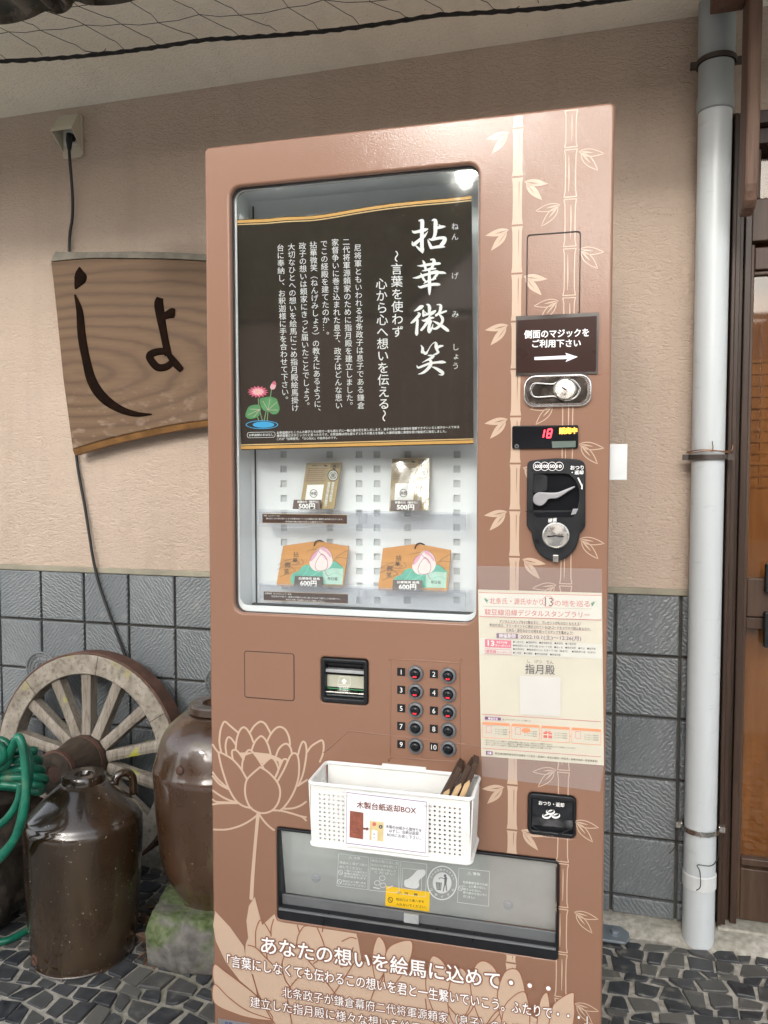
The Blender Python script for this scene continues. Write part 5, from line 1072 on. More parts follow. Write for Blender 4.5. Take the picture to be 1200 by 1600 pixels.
pp.text('お釈迦様がたくさんの弟子たちの前で一言も語らずに一輪の蓮の花を差し出します。弟子たちはその意味を理解できずにいると弟子の一人である', (433, 676.3), (717.5, 667), 4.2, M_WPRINT, .01)
pp.text('摩訶迦葉だけがニッコリと笑ったのです。お釈迦様は何も語らずともその教えを理解した摩訶迦葉に真理を授け後継ぎに指名しました。', (433, 681), (697.5, 673.8), 4.2, M_WPRINT, .01)
pp.text('これが「拈華微笑」「以心伝心」の由来なのです。', (433, 686), (527, 684), 4.2, M_WPRINT, .01)
pp.rbox([(386.5, 675.5), (430.5, 674.5), (430.5, 683.5), (386.5, 684.5)], 4, M_WPRINT, hole=.6); pp.text('お釈迦様のおはなし', (389.5, 680), (427.5, 679), 4, M_WPRINT, .01)
# the lotus drawing on the poster
ZL = lambda x, y: (370 + x / 6.316, 560 + y / 6.316)
MPK = simple('pink petal ink', (.62, .10, .17), .5, var=.2, vscale=120); MPK2 = simple('pale pink petal ink', (.78, .42, .46), .5); MGR = simple('leaf green ink', (.075, .27, .095), .5, var=.15, vscale=80); MBL = simple('pond blue ink', (.03, .33, .62), .5); MSTM = simple('stem ink', (.17, .26, .12), .5)
for q in ([(215, 395), (222, 470), (240, 560), (258, 625)], [(205, 470), (205, 560), (222, 625)], [(345, 305), (330, 400), (290, 530), (272, 625)], [(310, 520), (302, 625)]): pp.stroke([ZL(*p) for p in q], MSTM, w=1.5)
pp.poly([ZL(*p) for p in spline([(230, 400), (280, 385), (330, 380), (390, 395), (410, 440), (425, 500), (400, 545), (350, 550), (310, 520), (270, 515), (240, 470)], 4, True)], MGR); pp.poly([ZL(*p) for p in spline([(120, 480), (160, 462), (220, 460), (240, 500), (225, 560), (190, 585), (130, 598), (90, 575), (95, 530)], 4, True)], MGR)
for q in ([(310, 510), (260, 420)], [(310, 510), (330, 400)], [(310, 510), (400, 430)], [(310, 510), (405, 510)], [(230, 505), (110, 560)], [(230, 505), (130, 500)], [(230, 505), (170, 580)]): pp.line(ZL(*q[0]), ZL(*q[1]), .5, MPK2)
for a_, L_ in [(k * 24 + 8, 100) for k in range(15)] + [(k * 33 + 20, 62) for k in range(11)]:
    ar = radians(a_); c_ = ZL(212, 330); Lx, Ly = L_ / 6.316 * cos(ar) * 1.05, L_ / 6.316 * sin(ar) * .62; nx, ny = -sin(ar) * 2.6, cos(ar) * 2.0
    pp.poly([c_, (c_[0] + Lx * .6 + nx, c_[1] + Ly * .6 + ny), (c_[0] + Lx, c_[1] + Ly), (c_[0] + Lx * .6 - nx, c_[1] + Ly * .6 - ny)], MPK if L_ == 100 else MPK2)
pp.poly(circ(*ZL(207, 332), 2.6, 12, 1.5), M_GOLD2)
pp.poly([ZL(*p) for p in spline([(375, 222), (345, 255), (333, 290), (350, 308), (378, 300), (392, 260)], 4, True)], MPK2); pp.poly([ZL(*p) for p in spline([(375, 222), (352, 250), (372, 262), (390, 262)], 4, True)], MPK)
pp.poly(circ(*ZL(252, 655), 160 / 6.316, 40, 42 / 6.316), MBL); pp.poly(circ(*ZL(252, 655), 150 / 6.316, 40, 36 / 6.316), M_POSTER); pp.poly(circ(*ZL(268, 655), 106 / 6.316, 40, 30 / 6.316), MBL)
pp.build('poster_print', po)

# ------------------------------------------------------------------ goods in the window
def slab(name, px, y0, lean, th, mats_, parent, org):
    """thin leaning board whose front outline is given in photo pixels; the foot stands y0 behind the door, the head leans back"""
    zb = min(M(*p, y0).z for p in px); zt_ = max(M(*p, y0).z for p in px)
    def P(a, b):
        y = y0
        for _ in range(3): v = M(a, b, y); y = y0 + lean * (v.z - zb) / (zt_ - zb)
        return M(a, b, y) - org
    pts = [P(*p) for p in px]; mb = MB(); mb.prism(pts, (0, th, 0)); mb.build(name, mats_, parent); return P
M_PACK = simple('brown gold card', (.36, .26, .12), .5, var=.08, vscale=60); M_PACKD = simple('olive card', (.30, .235, .14), .5, var=.06)
def charm(q, cello):
    zf = M(q[2][0], q[2][1], .062); o = M((q[2][0] + q[3][0]) / 2, (q[2][1] + q[3][1]) / 2, .062)
    t = mthing('charm_packet', o, 'gold-brown charm packet with shiny cellophane glare, right one on the upper shelf' if cello else 'gold-brown charm packet leaning on the upper shelf, left one without glare', 'charm packet', 'charm packets on the upper shelf')
    P = slab('card', q, .062, .022, .004, M_PACK, t, o)
    p = Print(P, (0, -1, .2), .0004); B = lambda u, v: tuple(q[0][k] * (1 - u) * (1 - v) + q[1][k] * u * (1 - v) + q[2][k] * u * v + q[3][k] * (1 - u) * v for k in (0, 1))
    p.poly([B(0, 0), B(.66, 0), B(.66, .38), B(.58, .43), B(.30, .46), B(.1, .43), B(0, .40)], M_PACKD); p.poly([B(.70, .02), B(.98, .02), B(.98, .12), B(.70, .12)], simple('dark olive card', (.21, .16, .10), .5))
    p.poly([B(.12, .47), B(.60, .47), B(.60, .92), B(.12, .92)], M_WPRINT); p.poly(circ(*B(.34, .66), 6, 24, 6.5), M_INK); p.poly(circ(*B(.34, .66), 5.0, 24, 5.5), M_WPRINT); p.text('神鹿', B(.26, .66), B(.42, .66), 6, M_INK, .02)
    for k in range(7): p.text('神鹿の角は毎年落ち生え変わる', B(.06, .12 + k * .044), B(.60 - .03 * (k % 3), .12 + k * .044), 1.6, M_INKB, .02)
    p.text('神鹿まつり', B(.18, .055), B(.46, .055), 2.2, M_INK, .01); p.poly([B(.50, .04), B(.56, .05), B(.62, .06), B(.60, .085), B(.52, .07)], M_INK)
    p.poly(circ(*B(.82, .28), 8.4, 28, 9), M_INK); p.poly(circ(*B(.82, .28), 7.0, 28, 7.6), M_PAPERH); p.poly(circ(*B(.82, .28), 5.6, 28, 6.1), M_INK); p.poly(circ(*B(.82, .28), 4.4, 28, 5), M_PAPERH); p.text('鹿', B(.76, .28), B(.88, .28), 7, M_INK, .02)
    p.column('神鹿', B(.82, .05), B(.82, .18), 5, M_INK, .02); p.column('開運招福必勝祈願御守', B(.74, .42), B(.74, .96), 4.4, M_PAPERH, .03); p.column('修善寺指月殿絵馬', B(.86, .42), B(.86, .85), 4.4, M_PAPERH, .03); p.build('card_print', t)
    if cello:
        mb = MB(); e = [P(*B(u, v)) + Vector((0, -.004 - .004 * sin(pi * u) * sin(pi * v) - .0015 * sin(9 * u + 7 * v), 0)) for v in [i / 8 for i in range(9)] for u in [i / 8 for i in range(9)]]
        mb.add(e, [(9 * i + k, 9 * i + k + 1, 9 * i + 10 + k, 9 * i + 9 + k) for i in range(8) for k in range(8)], 0, True); mb.build('cellophane', M_CELLO, t)
charm([(479, 724), (533.5, 722.5), (522, 795), (468, 796)], False); charm([(613, 717), (671.5, 716), (670, 797), (608, 799)], True)
M_TEAL = simple('teal ink', (.10, .43, .32), .5, var=.15, vscale=50); M_TEAL2 = simple('pale teal ink', (.42, .62, .52), .5, var=.1, vscale=50); M_PET = simple('pale petal ink', (.78, .66, .64), .5, var=.05, vscale=60); M_PET2 = simple('mauve petal ink', (.66, .33, .44), .5, var=.1); M_MAUVE = simple('mauve line ink', (.27, .05, .12), .5)
def ema(q, left):
    o = M((q[-1][0] + q[-2][0]) / 2, q[-1][1], .066)
    t = mthing('votive_plaque', o, 'orange wood votive plaque with lotus bud, left one above the lower brown label' if left else 'orange wood votive plaque with lotus bud, right one on the lower shelf', 'plaque', 'votive plaques on the lower shelf')
    P = slab('board', q, .066, .020, .006, M_EMA, t, o)
    x0, x1 = q[-1][0], q[-2][0]; p = Print(P, (0, -1, .2), .0004)
    ox, oy = (430, 830) if left else (430 + 159.5, 830 + 5.5); Qe = lambda x, y: (ox + x / 8 * (1.0 if left else 1.02), oy + y / 8)
    p.poly([Qe(*a) for a in [(200, 655), (190, 590), (215, 530), (290, 500), (340, 440), (390, 418), (440, 430), (520, 480), (600, 480), (680, 420), (740, 370), (800, 410), (858, 460), (840, 668)]], M_TEAL); p.poly([Qe(*a) for a in [(600, 500), (700, 460), (850, 470), (842, 666), (600, 660)]], M_TEAL2)
    for a in ([(560, 500), (440, 560), (250, 600)], [(600, 500), (590, 600), (600, 650)], [(680, 480), (760, 430), (820, 480)], [(660, 560), (760, 520), (840, 560)], [(420, 440), (380, 520), (300, 600)]): p.stroke([Qe(*b) for b in a], M_TEAL if a[0][0] > 620 else M_TEAL2, w=.5)
    p.poly([Qe(*a) for a in spline([(595, 190), (640, 215), (690, 265), (718, 350), (705, 420), (660, 470), (580, 500), (490, 490), (440, 440), (430, 380), (455, 310), (510, 250)], 4, True)], M_PET)
    p.poly([Qe(*a) for a in spline([(595, 190), (650, 235), (700, 300), (690, 330), (640, 270), (580, 230)], 3, True)], M_PET2); p.poly([Qe(*a) for a in spline([(580, 285), (630, 320), (655, 360), (600, 350), (530, 360), (550, 320)], 3, True)], M_PET2); p.poly([Qe(*a) for a in spline([(440, 340), (500, 260), (540, 240), (520, 300), (450, 380)], 3, True)], M_PET2)
    p.poly([Qe(*a) for a in spline([(575, 300), (620, 340), (650, 400), (640, 460), (580, 492), (520, 475), (495, 420), (520, 350)], 4, True)], M_PET)
    for a in ([(580, 285), (530, 350), (500, 430), (520, 485), (580, 495), (640, 470), (658, 400), (630, 320), (585, 280)], [(540, 235), (555, 265), (590, 295)], [(595, 190), (650, 220), (700, 280), (718, 345)], [(595, 190), (545, 235), (470, 290), (435, 370)]): p.stroke([Qe(*b) for b in a], M_MAUVE, w=.7)
    p.stroke([Qe(620, 490), Qe(640, 540), Qe(660, 555)], M_MAUVE, w=.6)
    for a in ([(40, 420), (120, 370), (180, 355), (210, 345)], [(330, 350), (355, 400), (290, 420), (200, 415), (190, 390), (250, 370), (310, 390), (270, 408)], [(180, 430), (240, 480), (240, 500), (60, 570)], [(30, 480), (110, 440), (160, 420)], [(740, 350), (800, 330), (880, 340), (905, 340)], [(760, 330), (830, 280), (905, 240)], [(730, 365), (790, 400), (840, 450)], [(400, 250), (470, 230), (520, 225)]): p.stroke([Qe(*b) for b in a], M_INK, w=.5)
    for ch, x, y, s_ in (('拈', 262, 290, 9), ('華', 250, 365, 8), ('微', 155, 420, 10), ('笑', 145, 505, 9)): p.glyph(ch, *Qe(x, y), s_, s_, M_INK, .0)
    p.text('寿日福', Qe(655, 592), Qe(778, 596), 5.5, M_INK, .0); p.build('painted_face', t)
    ap = q[1]; mb = MB(); a = P(ap[0] - 3, ap[1] + 7) + Vector((0, -.001, 0)); mb.tube(spline([a, a + Vector((.004, -.003, .008)), a + Vector((.010, .004, .010)), a + Vector((.016, .012, .006))], 4), .0013, 6); mb.build('cord', simple('dark plum cord', (.03, .012, .025), .7), t)
ema([(442.5, 853), (494, 845.5), (544.5, 854), (536, 914.5), (432, 912.5)], True); ema([(598.5, 857), (651.5, 850), (704.5, 860), (699, 922), (591, 918.5)], False)
M_CARD = simple('brown price card', (.065, .030, .022), .4, var=.06)
def price(q, l1, l2, label):
    o = M((q[2][0] + q[3][0]) / 2, (q[2][1] + q[3][1]) / 2, .052); t = mthing('price_card', o, label, 'price card', 'price cards in the window'); P = slab('card', q, .052, .006, .0012, M_CARD, t, o)
    p = Print(P, (0, -1, .2), .0003); B = lambda u, v: tuple(q[0][k] * (1 - u) * (1 - v) + q[1][k] * u * (1 - v) + q[2][k] * u * v + q[3][k] * (1 - u) * v for k in (0, 1))
    p.text(l1, B(.14, .22), B(.90, .22), 4, M_WPRINT, .02); p.text(l2, B(.22, .68), B(.80, .70), 8.5, M_WPRINT, .035); p.build('lettering', t)
price([(459, 781), (501.7, 781), (500, 795.7), (457, 795.5)], '神鹿の力（御守り）', '500円', 'brown 500 yen price card at the foot of the left charm packet'); price([(611, 781.5), (656.7, 782), (655.7, 797.7), (610, 797.5)], '神鹿の力（御守り）', '500円', 'brown 500 yen price card at the foot of the shiny right charm packet')
price([(461, 900), (504.3, 901), (502.7, 917), (459, 916)], '拈華微笑 絵馬', '600円', 'brown 600 yen price card in front of the left votive plaque'); price([(614, 906), (660, 906.7), (659, 922.7), (613, 921.5)], '拈華微笑 絵馬', '600円', 'brown 600 yen price card in front of the right votive plaque')
def strip(q, lines, label):
    o = M((q[2][0] + q[3][0]) / 2, (q[2][1] + q[3][1]) / 2, SHY - .003); t = mthing('shelf_label', o, label, 'shelf label', 'shelf labels in the window'); P = slab('strip', q, SHY - .003, 0, .001, M_CARD, t, o); p = Print(P, (0, -1, 0), .0003)
    for s_, L, R in lines: p.text(s_, L, R, 2.6, M_WPRINT, .01)
    p.stroke(q, M_GOLD2, w=.5, smooth=False, closed=True); p.build('lettering', t)
strip([(410, 802.7), (542, 804.5), (542, 818.5), (410, 817)], [('神鹿（しんろく）の力', (412, 805.5), (437, 806)), ('鹿は古くより神の使いとされ幸運を招いてくれる縁起の良い動物とあがめられています。', (416, 810), (536, 811.5)), ('伊豆産の鹿の角から作った御守りです。', (446, 815), (506, 816))], 'narrow brown shelf label under the left charm packet, upper of the two')
strip([(412, 924), (543.5, 928.5), (543.5, 943), (412, 937.5)], [('拈華微笑（ねんげみしょう）絵馬', (414, 927), (455, 928.5)), ('北条政子が息子・頼家の供養のために想いを込めて建立した指月殿です。', (424, 931.5), (532, 936)), ('あなたの想いを絵馬に込めてご奉納ください。', (447, 936.5), (507, 939.5))], 'narrow brown shelf label below the left votive plaque, lower of the two')

# ------------------------------------------------------------------ things stuck on the front
so_ = M(871, 585); sg_ = mthing('notice_sign', so_, 'small dark maroon notice with a white arrow above the chrome lock', 'sign')
sm = lambda px, py, y=-.004: M(px, py, y) - so_
mb = MB(); mb.prism([sm(806, 494, -.0035), sm(936, 488, -.0035), sm(934, 584, -.0035), sm(806, 587, -.0035)], (0, .0015, 0)); mb.build('laminate', M_SIGNE, sg_)
sp = Print(sm, (0, -1, 0), .0003); Q4 = lambda x, y: (740 + x / 3.636, 460 + y / 3.636)
sp.quad(Q4(248, 148), Q4(700, 122), Q4(696, 436), Q4(246, 446), M_SIGN); sp.text('側面のマジックを', Q4(288, 228), Q4(655, 216), 12.5, M_WPRINT, .024); sp.text('ご利用下さい', Q4(334, 280), Q4(608, 276), 12, M_WPRINT, .024)
sp.poly([Q4(345, 356), Q4(530, 347), Q4(520, 332), Q4(592, 355), Q4(522, 384), Q4(532, 367), Q4(346, 373)], M_PAPER); sp.build('lettering', sg_)
# A4 rally poster in a clear film
ao = M(847, 1195); a4 = mthing('rally_poster', ao, 'cream A4 stamp rally poster in clear film under the coin unit', 'poster')
am = lambda px, py, y=-.0030: M(px, py, y) - ao
mb = MB(); nn = 8; c4 = [(747, 921), (940.5, 926.5), (943.5, 1196), (752, 1181.5)]; vs = []
for j in range(nn + 1):
    for i in range(nn + 1):
        u, v = i / nn, j / nn; p = [c4[0][k] * (1 - u) * (1 - v) + c4[1][k] * u * (1 - v) + c4[2][k] * u * v + c4[3][k] * (1 - u) * v for k in (0, 1)]; vs.append(am(p[0], p[1], -.0018 + .0003 * sin(3.1 * u + 2 * v)))
mb.add(vs, [(9 * j + i, 9 * j + i + 1, 9 * j + 10 + i, 9 * j + 9 + i) for j in range(nn) for i in range(nn)], 0, True); mb.build('paper', M_PAPERC, a4)
ap = Print(am, (0, -1, 0), .0001); Z = lambda x, y: (730 + x / 4.326, 870 + y / 4.326)
ap.quad(Z(80, 240), Z(908, 258), Z(905, 425), Z(84, 400), M_PAPERH); ap.quad(Z(84, 548), Z(912, 592), Z(914, 690), Z(86, 655), M_PAPERH)
for a, b, w in (((82, 242), (908, 262), .9), ((84, 402), (906, 428), 1.0), ((98, 1063), (902, 1115), .9), ((105, 1293), (906, 1352), .9)): ap.line(Z(*a), Z(*b), w, M_SALMON)
ap.line(Z(110, 335), Z(840, 352), .4, M_PACK)
ap.text('北条氏・源氏ゆかり', Z(152, 297), Z(512, 306), 9.8, M_SALMON, .006); ap.text('13', Z(525, 303), Z(580, 306), 13.5, M_INKB, .0); ap.text('の地を巡る', Z(592, 312), Z(828, 318), 9.6, M_SALMON, .006)
ap.stroke([(*Z(548 + (36 + 4 * (t % 2)) * cos(t * pi / 8), 302 + (36 + 4 * (t % 2)) * sin(t * pi / 8)), .8) for t in range(16)], M_SALMON, smooth=True, closed=True)
ap.text('駿豆線沿線デジタルスタンプラリー', Z(118, 372), Z(828, 393), 9.6, M_SALMON, .008)
ap.text('デジタルスタンプを5つ集めると、プレゼントがもれなくもらえる！', Z(218, 436), Z(765, 453), 5, M_INK, .006); ap.text('参加方法は、ラリーポイントに掲示されているQRコードをスマホで読み取るだけ。', Z(150, 460), Z(835, 490), 5, M_INK, .006); ap.text('北条氏・源氏ゆかりの地を巡ってスタンプを集めよう！', Z(262, 494), Z(715, 515), 5, M_INK, .006)
for a, b in (((218, 448), (760, 464)), ((150, 474), (830, 500)), ((262, 508), (712, 526))): ap.line(Z(*a), Z(*b), .4, M_SALMON)
ap.quad(Z(198, 516), Z(343, 521), Z(343, 553), Z(198, 548), M_PURPLE); ap.text('開催期間', Z(216, 533), Z(326, 537), 6.4, M_WPRINT, .015); ap.text('2022.10.1(土)〜12.26(月)', Z(360, 541), Z(770, 554), 8.2, M_PURPLE, .006)
ap.quad(Z(120, 556), Z(298, 565), Z(298, 618), Z(120, 610), M_PINK); ap.text('13', Z(140, 582), Z(182, 585), 8, M_WPRINT, .03); ap.text('ゆかりの地', Z(200, 576), Z(270, 580), 3.6, M_WPRINT, .02); ap.text('ラリーポイント', Z(190, 598), Z(292, 603), 3.8, M_WPRINT, .02)
ap.rbox([Z(120, 620), Z(298, 628), Z(298, 663), Z(120, 655)], .5, M_PINK, hole=.6); ap.text('駿豆線', Z(130, 637), Z(196, 641), 5, M_PINK, .02); ap.text('ラリーポイント', Z(202, 643), Z(290, 647), 3.4, M_PINK, .015)
for s_, a, b in (('●三嶋大社　●間眠神社　●妻塚観音堂　●真珠院　●八重姫堂', (310, 574), (735, 589)), ('●鎌倉殿の13人 伊豆の国 大河ドラマ館　●蛭ヶ島　●願成就院　●守山　●指月殿', (310, 598), (868, 622)), ('●白旗神社　●鎌倉殿の13人 大河ドラマ館（鎌倉市）　●源範頼の墓（修善寺）', (310, 622), (868, 647)), ('●三島駅　●大場駅　●伊豆長岡駅　●修善寺駅', (310, 647), (632, 663))): ap.text(s_, Z(*a), Z(*b), 3.6, M_INK, .004)
ap.text('し　げつ　でん', Z(408, 705), Z(582, 713), 5.6, M_INK, .004); ap.text('指月殿', Z(392, 756), Z(592, 765), 15, M_INK, .006)
ap.quad(Z(355, 802), Z(632, 812), Z(630, 1076), Z(356, 1062), simple('pale square', (.64, .64, .60), .6, var=.02))
ap.quad(Z(120, 1079), Z(228, 1086), Z(228, 1106), Z(120, 1099), M_PURPLE); ap.text('参加方法', Z(142, 1091), Z(206, 1095), 3.6, M_WPRINT, .02); ap.text('全スマホでダウンロード不要です。', Z(238, 1098), Z(435, 1110), 3.0, M_INK)
for i, (x0, y0, x1, y1) in enumerate(((102, 1114, 288, 1232), (300, 1126, 490, 1244), (502, 1139, 693, 1258), (706, 1152, 905, 1272))):
    d = (x1 - x0) * .062; q = [Z(x0, y0), Z(x1, y0 + d), Z(x1, y1), Z(x0, y1 - d)]; ap.rbox(q, 2, M_ORANGE, hole=.7); ap.quad(Z(x0 + 4, y0 + 2), Z(x1 - 4, y0 + d + 2), Z(x1 - 3, y0 + d + 17), Z(x0 + 3, y0 + 17), M_ORANGE)
    if i == 2:
        ap.quad(Z(516, 1184), Z(574, 1188), Z(574, 1226), Z(516, 1222), M_SALMON); ap.line(Z(545, 1182), Z(545, 1226), 1.2, M_PAPERC); ap.line(Z(516, 1200), Z(574, 1204), 1.2, M_PAPERC); ap.stroke([Z(530, 1178), Z(545, 1184), Z(560, 1180)], M_SALMON, w=1.6)
    else: ap.rbox([Z(x0 + 26, y0 + 26), Z(x0 + 62, y0 + 28), Z(x0 + 62, y0 + 76), Z(x0 + 26, y0 + 74)], 1, M_PINK, hole=.5)
    if i == 1: ap.poly(circ(*Z(398, 1172), 7, 24, 3.6), M_ORANGE)
    for k in range(3): ap.text('ラリーポイントで読み取り', Z(x0 + 86, y0 + 50 + k * 15), Z(x1 - 16, y0 + 56 + k * 15), 2.2, M_INK)
for x, y in ((288, 1182), (492, 1196), (697, 1210)): ap.poly([Z(x - 3, y - 4), Z(x + 4, y), Z(x - 3, y + 4)], M_PURPLE)
for k, xe in enumerate((575, 735, 572)): ap.text('・本ラリーはスマートフォン限定です。通信料はお客様のご負担となります。景品がなくなり次第終了となります。', Z(120, 1238 + k * 14), Z(xe, 1238 + k * 14 + (xe - 120) * .066), 2.6, M_INK)
ap.quad(Z(128, 1311), Z(172, 1314), Z(172, 1338), Z(128, 1335), M_PURPLE); ap.text('主催', Z(136, 1323), Z(164, 1325), 4, M_WPRINT, .02); ap.text('駿豆線沿線地域活性化協議会（三島市・函南町・伊豆の国市・伊豆市・各観光協会・鉄道事業者）', Z(188, 1326), Z(882, 1380), 3.6, M_INK)
for x, y, sgx in ((128, 295, 1), (850, 318, -1)):
    ap.stroke([(*Z(x - 12 * sgx, y - 16), .6), (*Z(x, y + 4), 1), (*Z(x + 10 * sgx, y + 16), .5)], M_GINK); ap.poly([Z(x, y), Z(x + 16 * sgx, y - 8), Z(x + 8 * sgx, y + 6)], M_GINK); ap.poly([Z(x - 4 * sgx, y - 4), Z(x - 2 * sgx, y - 20), Z(x + 4 * sgx, y - 6)], M_GINK)
ap.build('poster_print', a4)
mb = MB(); mb.add([am(745, 884, -.0034), am(940.5, 889, -.0034), am(941, 926, -.0042), am(943, 1196, -.0042), am(937.5, 1237, -.0034), am(753, 1213, -.0034), am(748, 920, -.0042)], [(0, 1, 2, 6), (6, 2, 3, 5), (3, 4, 5)]); mb.build('clear_film', M_FILM, a4)
# pen holder on the right flank
ph = mthing('pen_holder', Vector((W, .02, M(966, 750, .02).z)), 'white plastic pen holder stuck to the right flank of the machine', 'pen holder')
hgt = (M(966, 695, .02).z - M(966, 751, .02).z); wd = M(980, 720, .02).x - W
mb = MB(); mb.box(.0005, wd, 0, .002, 0, hgt); mb.box(.0005, wd, .03, .032, 0, hgt); mb.box(wd - .002, wd, .0022, .0298, 0, hgt); mb.box(.0005, wd - .0022, .0022, .0298, 0, .002); mb.box(.0005, .0020, .0022, .0298, .0022, hgt); mb.build('holder', M_WHITEP, ph, bevel=.0006)

# ------------------------------------------------------------------ basket on the front
BD = .102; bxa, bxb = M(511, 1180).x, M(750, 1209).x; bzt = (M(478, 1215, -BD).z + M(735, 1252, -BD).z) / 2; bzb = (M(482, 1316, -BD * .94).z + M(732, 1352, -BD * .94).z) / 2
bo = Vector(((bxa + bxb) / 2, 0, bzb)); bk = mthing('basket', bo, 'white perforated plastic basket fixed to the front of the machine', 'basket')
hwB, hB = (bxb - bxa) / 2, bzt - bzb
def perf(o, u, v, nu, nv, mu, mv, hole):
    """perforated wall: o corner, u and v edge vectors, nu x nv round-cornered holes inside margins"""
    o, u, v = Vector(o), Vector(u), Vector(v); us = [0, mu]; vs_ = [0, mv]; cu_ = (1 - 2 * mu) / nu; cv_ = (1 - 2 * mv) / nv; mb = MB()
    P = lambda a, b: o + u * a + v * b
    for a0, a1, b0, b1 in ((0, 1, 0, mv), (0, 1, 1 - mv, 1), (0, mu, mv, 1 - mv), (1 - mu, 1, mv, 1 - mv)): mb.add([P(a0, b0), P(a1, b0), P(a1, b1), P(a0, b1)], [(0, 1, 2, 3)])
    for i in range(nu):
        for j in range(nv):
            a0, b0 = mu + i * cu_, mv + j * cv_; ca, cb = a0 + cu_ / 2, b0 + cv_ / 2
            co = [P(a0, b0), P(a0 + cu_, b0), P(a0 + cu_, b0 + cv_), P(a0, b0 + cv_)]; h = hole / 2; n8 = []
            for k in range(8): t = radians(-112.5 + 45 * k); n8.append(P(ca + cu_ * h * 1.0 * cos(t), cb + cv_ * h * 1.0 * sin(t)))
            mb.add(co + n8, [(0, 1, 5, 4), (1, 6, 5), (1, 2, 7, 6), (2, 8, 7), (2, 3, 9, 8), (3, 10, 9), (3, 0, 11, 10), (0, 4, 11)])
    bm = bmesh.new(); me = bpy.data.meshes.new('t'); me.from_pydata([tuple(x) for x in mb.v], [], mb.f); bm.from_mesh(me); bmesh.ops.remove_doubles(bm, verts=bm.verts, dist=1e-5); bm.to_mesh(me); bm.free(); r = MB(); r.add([x.co.copy() for x in me.vertices], [tuple(p.vertices) for p in me.polygons]); bpy.data.meshes.remove(me); return r
tp = .004                                                 # taper
perf((-hwB + tp, -BD + tp, 0), (2 * (hwB - tp), 0, 0), (0, -tp, hB - .006), 30, 11, .045, .10, .52).build('front_wall', M_BASKET, bk, solid=.002)
perf((-hwB + tp, -.006, 0), (2 * (hwB - tp), 0, 0), (0, 0, hB - .006), 30, 11, .045, .10, .0001).build('back_wall', M_BASKET, bk, solid=.002)
perf((hwB - tp, -BD + tp, 0), (0, BD - tp - .006, 0), (tp, 0, hB - .006), 11, 11, .09, .10, .52).build('side_wall', M_BASKET, bk, solid=.002)
perf((-hwB + tp, -BD + tp, 0), (0, BD - tp - .006, 0), (-tp, 0, hB - .006), 11, 11, .09, .10, .52).build('side_wall', M_BASKET, bk, solid=.002)
mb = MB(); mb.box(-hwB + tp, hwB - tp, -BD + tp, -.006, -.001, .001); mb.build('floor', M_BASKET, bk)
rimp = [(x, y - BD / 2) for x, y in rrect(-hwB, hwB, -BD / 2, BD / 2 - .004, .010, 5)]
mb = MB(); mb.tube([(x, y, hB - .003) for x, y in rimp], .0034, 8, closed=True); mb.build('rim', M_BASKET, bk)
mb = MB(); mb.tube([(x * .985, y * .965 - .002, .002) for x, y in rimp], .0032, 8, closed=True); mb.build('base_rim', M_BASKET, bk)
mb = MB(); mb.box(-.035, .045, -.006, -.0005, hB - .004, hB + .004); mb.build('hook', M_BASKET, bk, bevel=.001)
for i, (dxx, dyy, tl, hh_, dep) in enumerate(((.066, -.062, 27, .155, .050), (.084, -.054, 25, .158, .048), (.104, -.060, 22, .158, .046))):
    # stained boards standing in the right end of the basket
    lab = ('dark stained wooden return board in the basket, leftmost of the three', 'dark stained wooden return board in the basket, middle of the three', 'dark stained wooden return board leaning on the basket end, rightmost')[i]
    t = mthing('return_board', bo + Vector((dxx - .028, dyy, .004)), lab, 'wooden board', 'wooden boards in the basket'); t.rotation_euler = (radians(-4), radians(tl), RM + radians((2, -5, 4)[i])); mb = MB(); mb.box(0, .010, 0, dep, 0, hh_); mb.build('board', M_DKWOOD, t, bevel=.0012)
    mb = MB(); z0, z1 = ((.075, .115), (.065, .125), (.065, .128))[i]; mb.prism([(.0006, -.0006, z0), (.0094, -.0006, z0 - .006), (.0094, -.0006, z1 - .006), (.0060, -.0006, z1), (.0006, -.0006, z1 - .010)], (0, .0012, 0)); mb.build('bare_patch', M_PLWOOD, t)
# card on the basket
ko = M(605, 1335, -BD - .004); kc = mthing('basket_card', ko, 'white card with purple frame taped to the basket front', 'card')
km = lambda px, py, y=None: M(px, py, -BD - .0045 + .004 * max(0, min(1, (py - 1235) / 90)) * .6) - ko
mb = MB(); mb.add([km(540.5, 1234.5), km(670, 1249), km(668.7, 1338), km(537.5, 1320)], [(0, 1, 2, 3)]); mb.build('card', M_PAPER, kc, solid=.0006)
kp = Print(km, (0, -1, 0), .0006); Z7 = lambda x, y: (470 + x / 4, 1160 + y / 4)
kp.stroke([Z7(288, 312), Z7(786, 372), Z7(780, 690), Z7(284, 628)], M_PURPLE, w=1.1, smooth=False, closed=True); kp.text('木製台紙返却BOX', Z7(350, 388), Z7(720, 425), 10.8, M_INKB, .02)
kp.quad(Z7(308, 426), Z7(392, 438), Z7(390, 605), Z7(305, 592), simple('ticket brown ink', (.26, .08, .05), .5, var=.25, vscale=90)); kp.text('神鹿', Z7(330, 442), Z7(372, 448), 4, M_HALO, .01)
for k in range(6): kp.line(Z7(322, 480 + k * 16), Z7(376, 488 + k * 16), .5, M_HALO)
kp.poly([Z7(392, 531), Z7(412, 534), Z7(412, 526), Z7(428, 540), Z7(411, 552), Z7(411, 545), Z7(391, 543)], M_INKB)
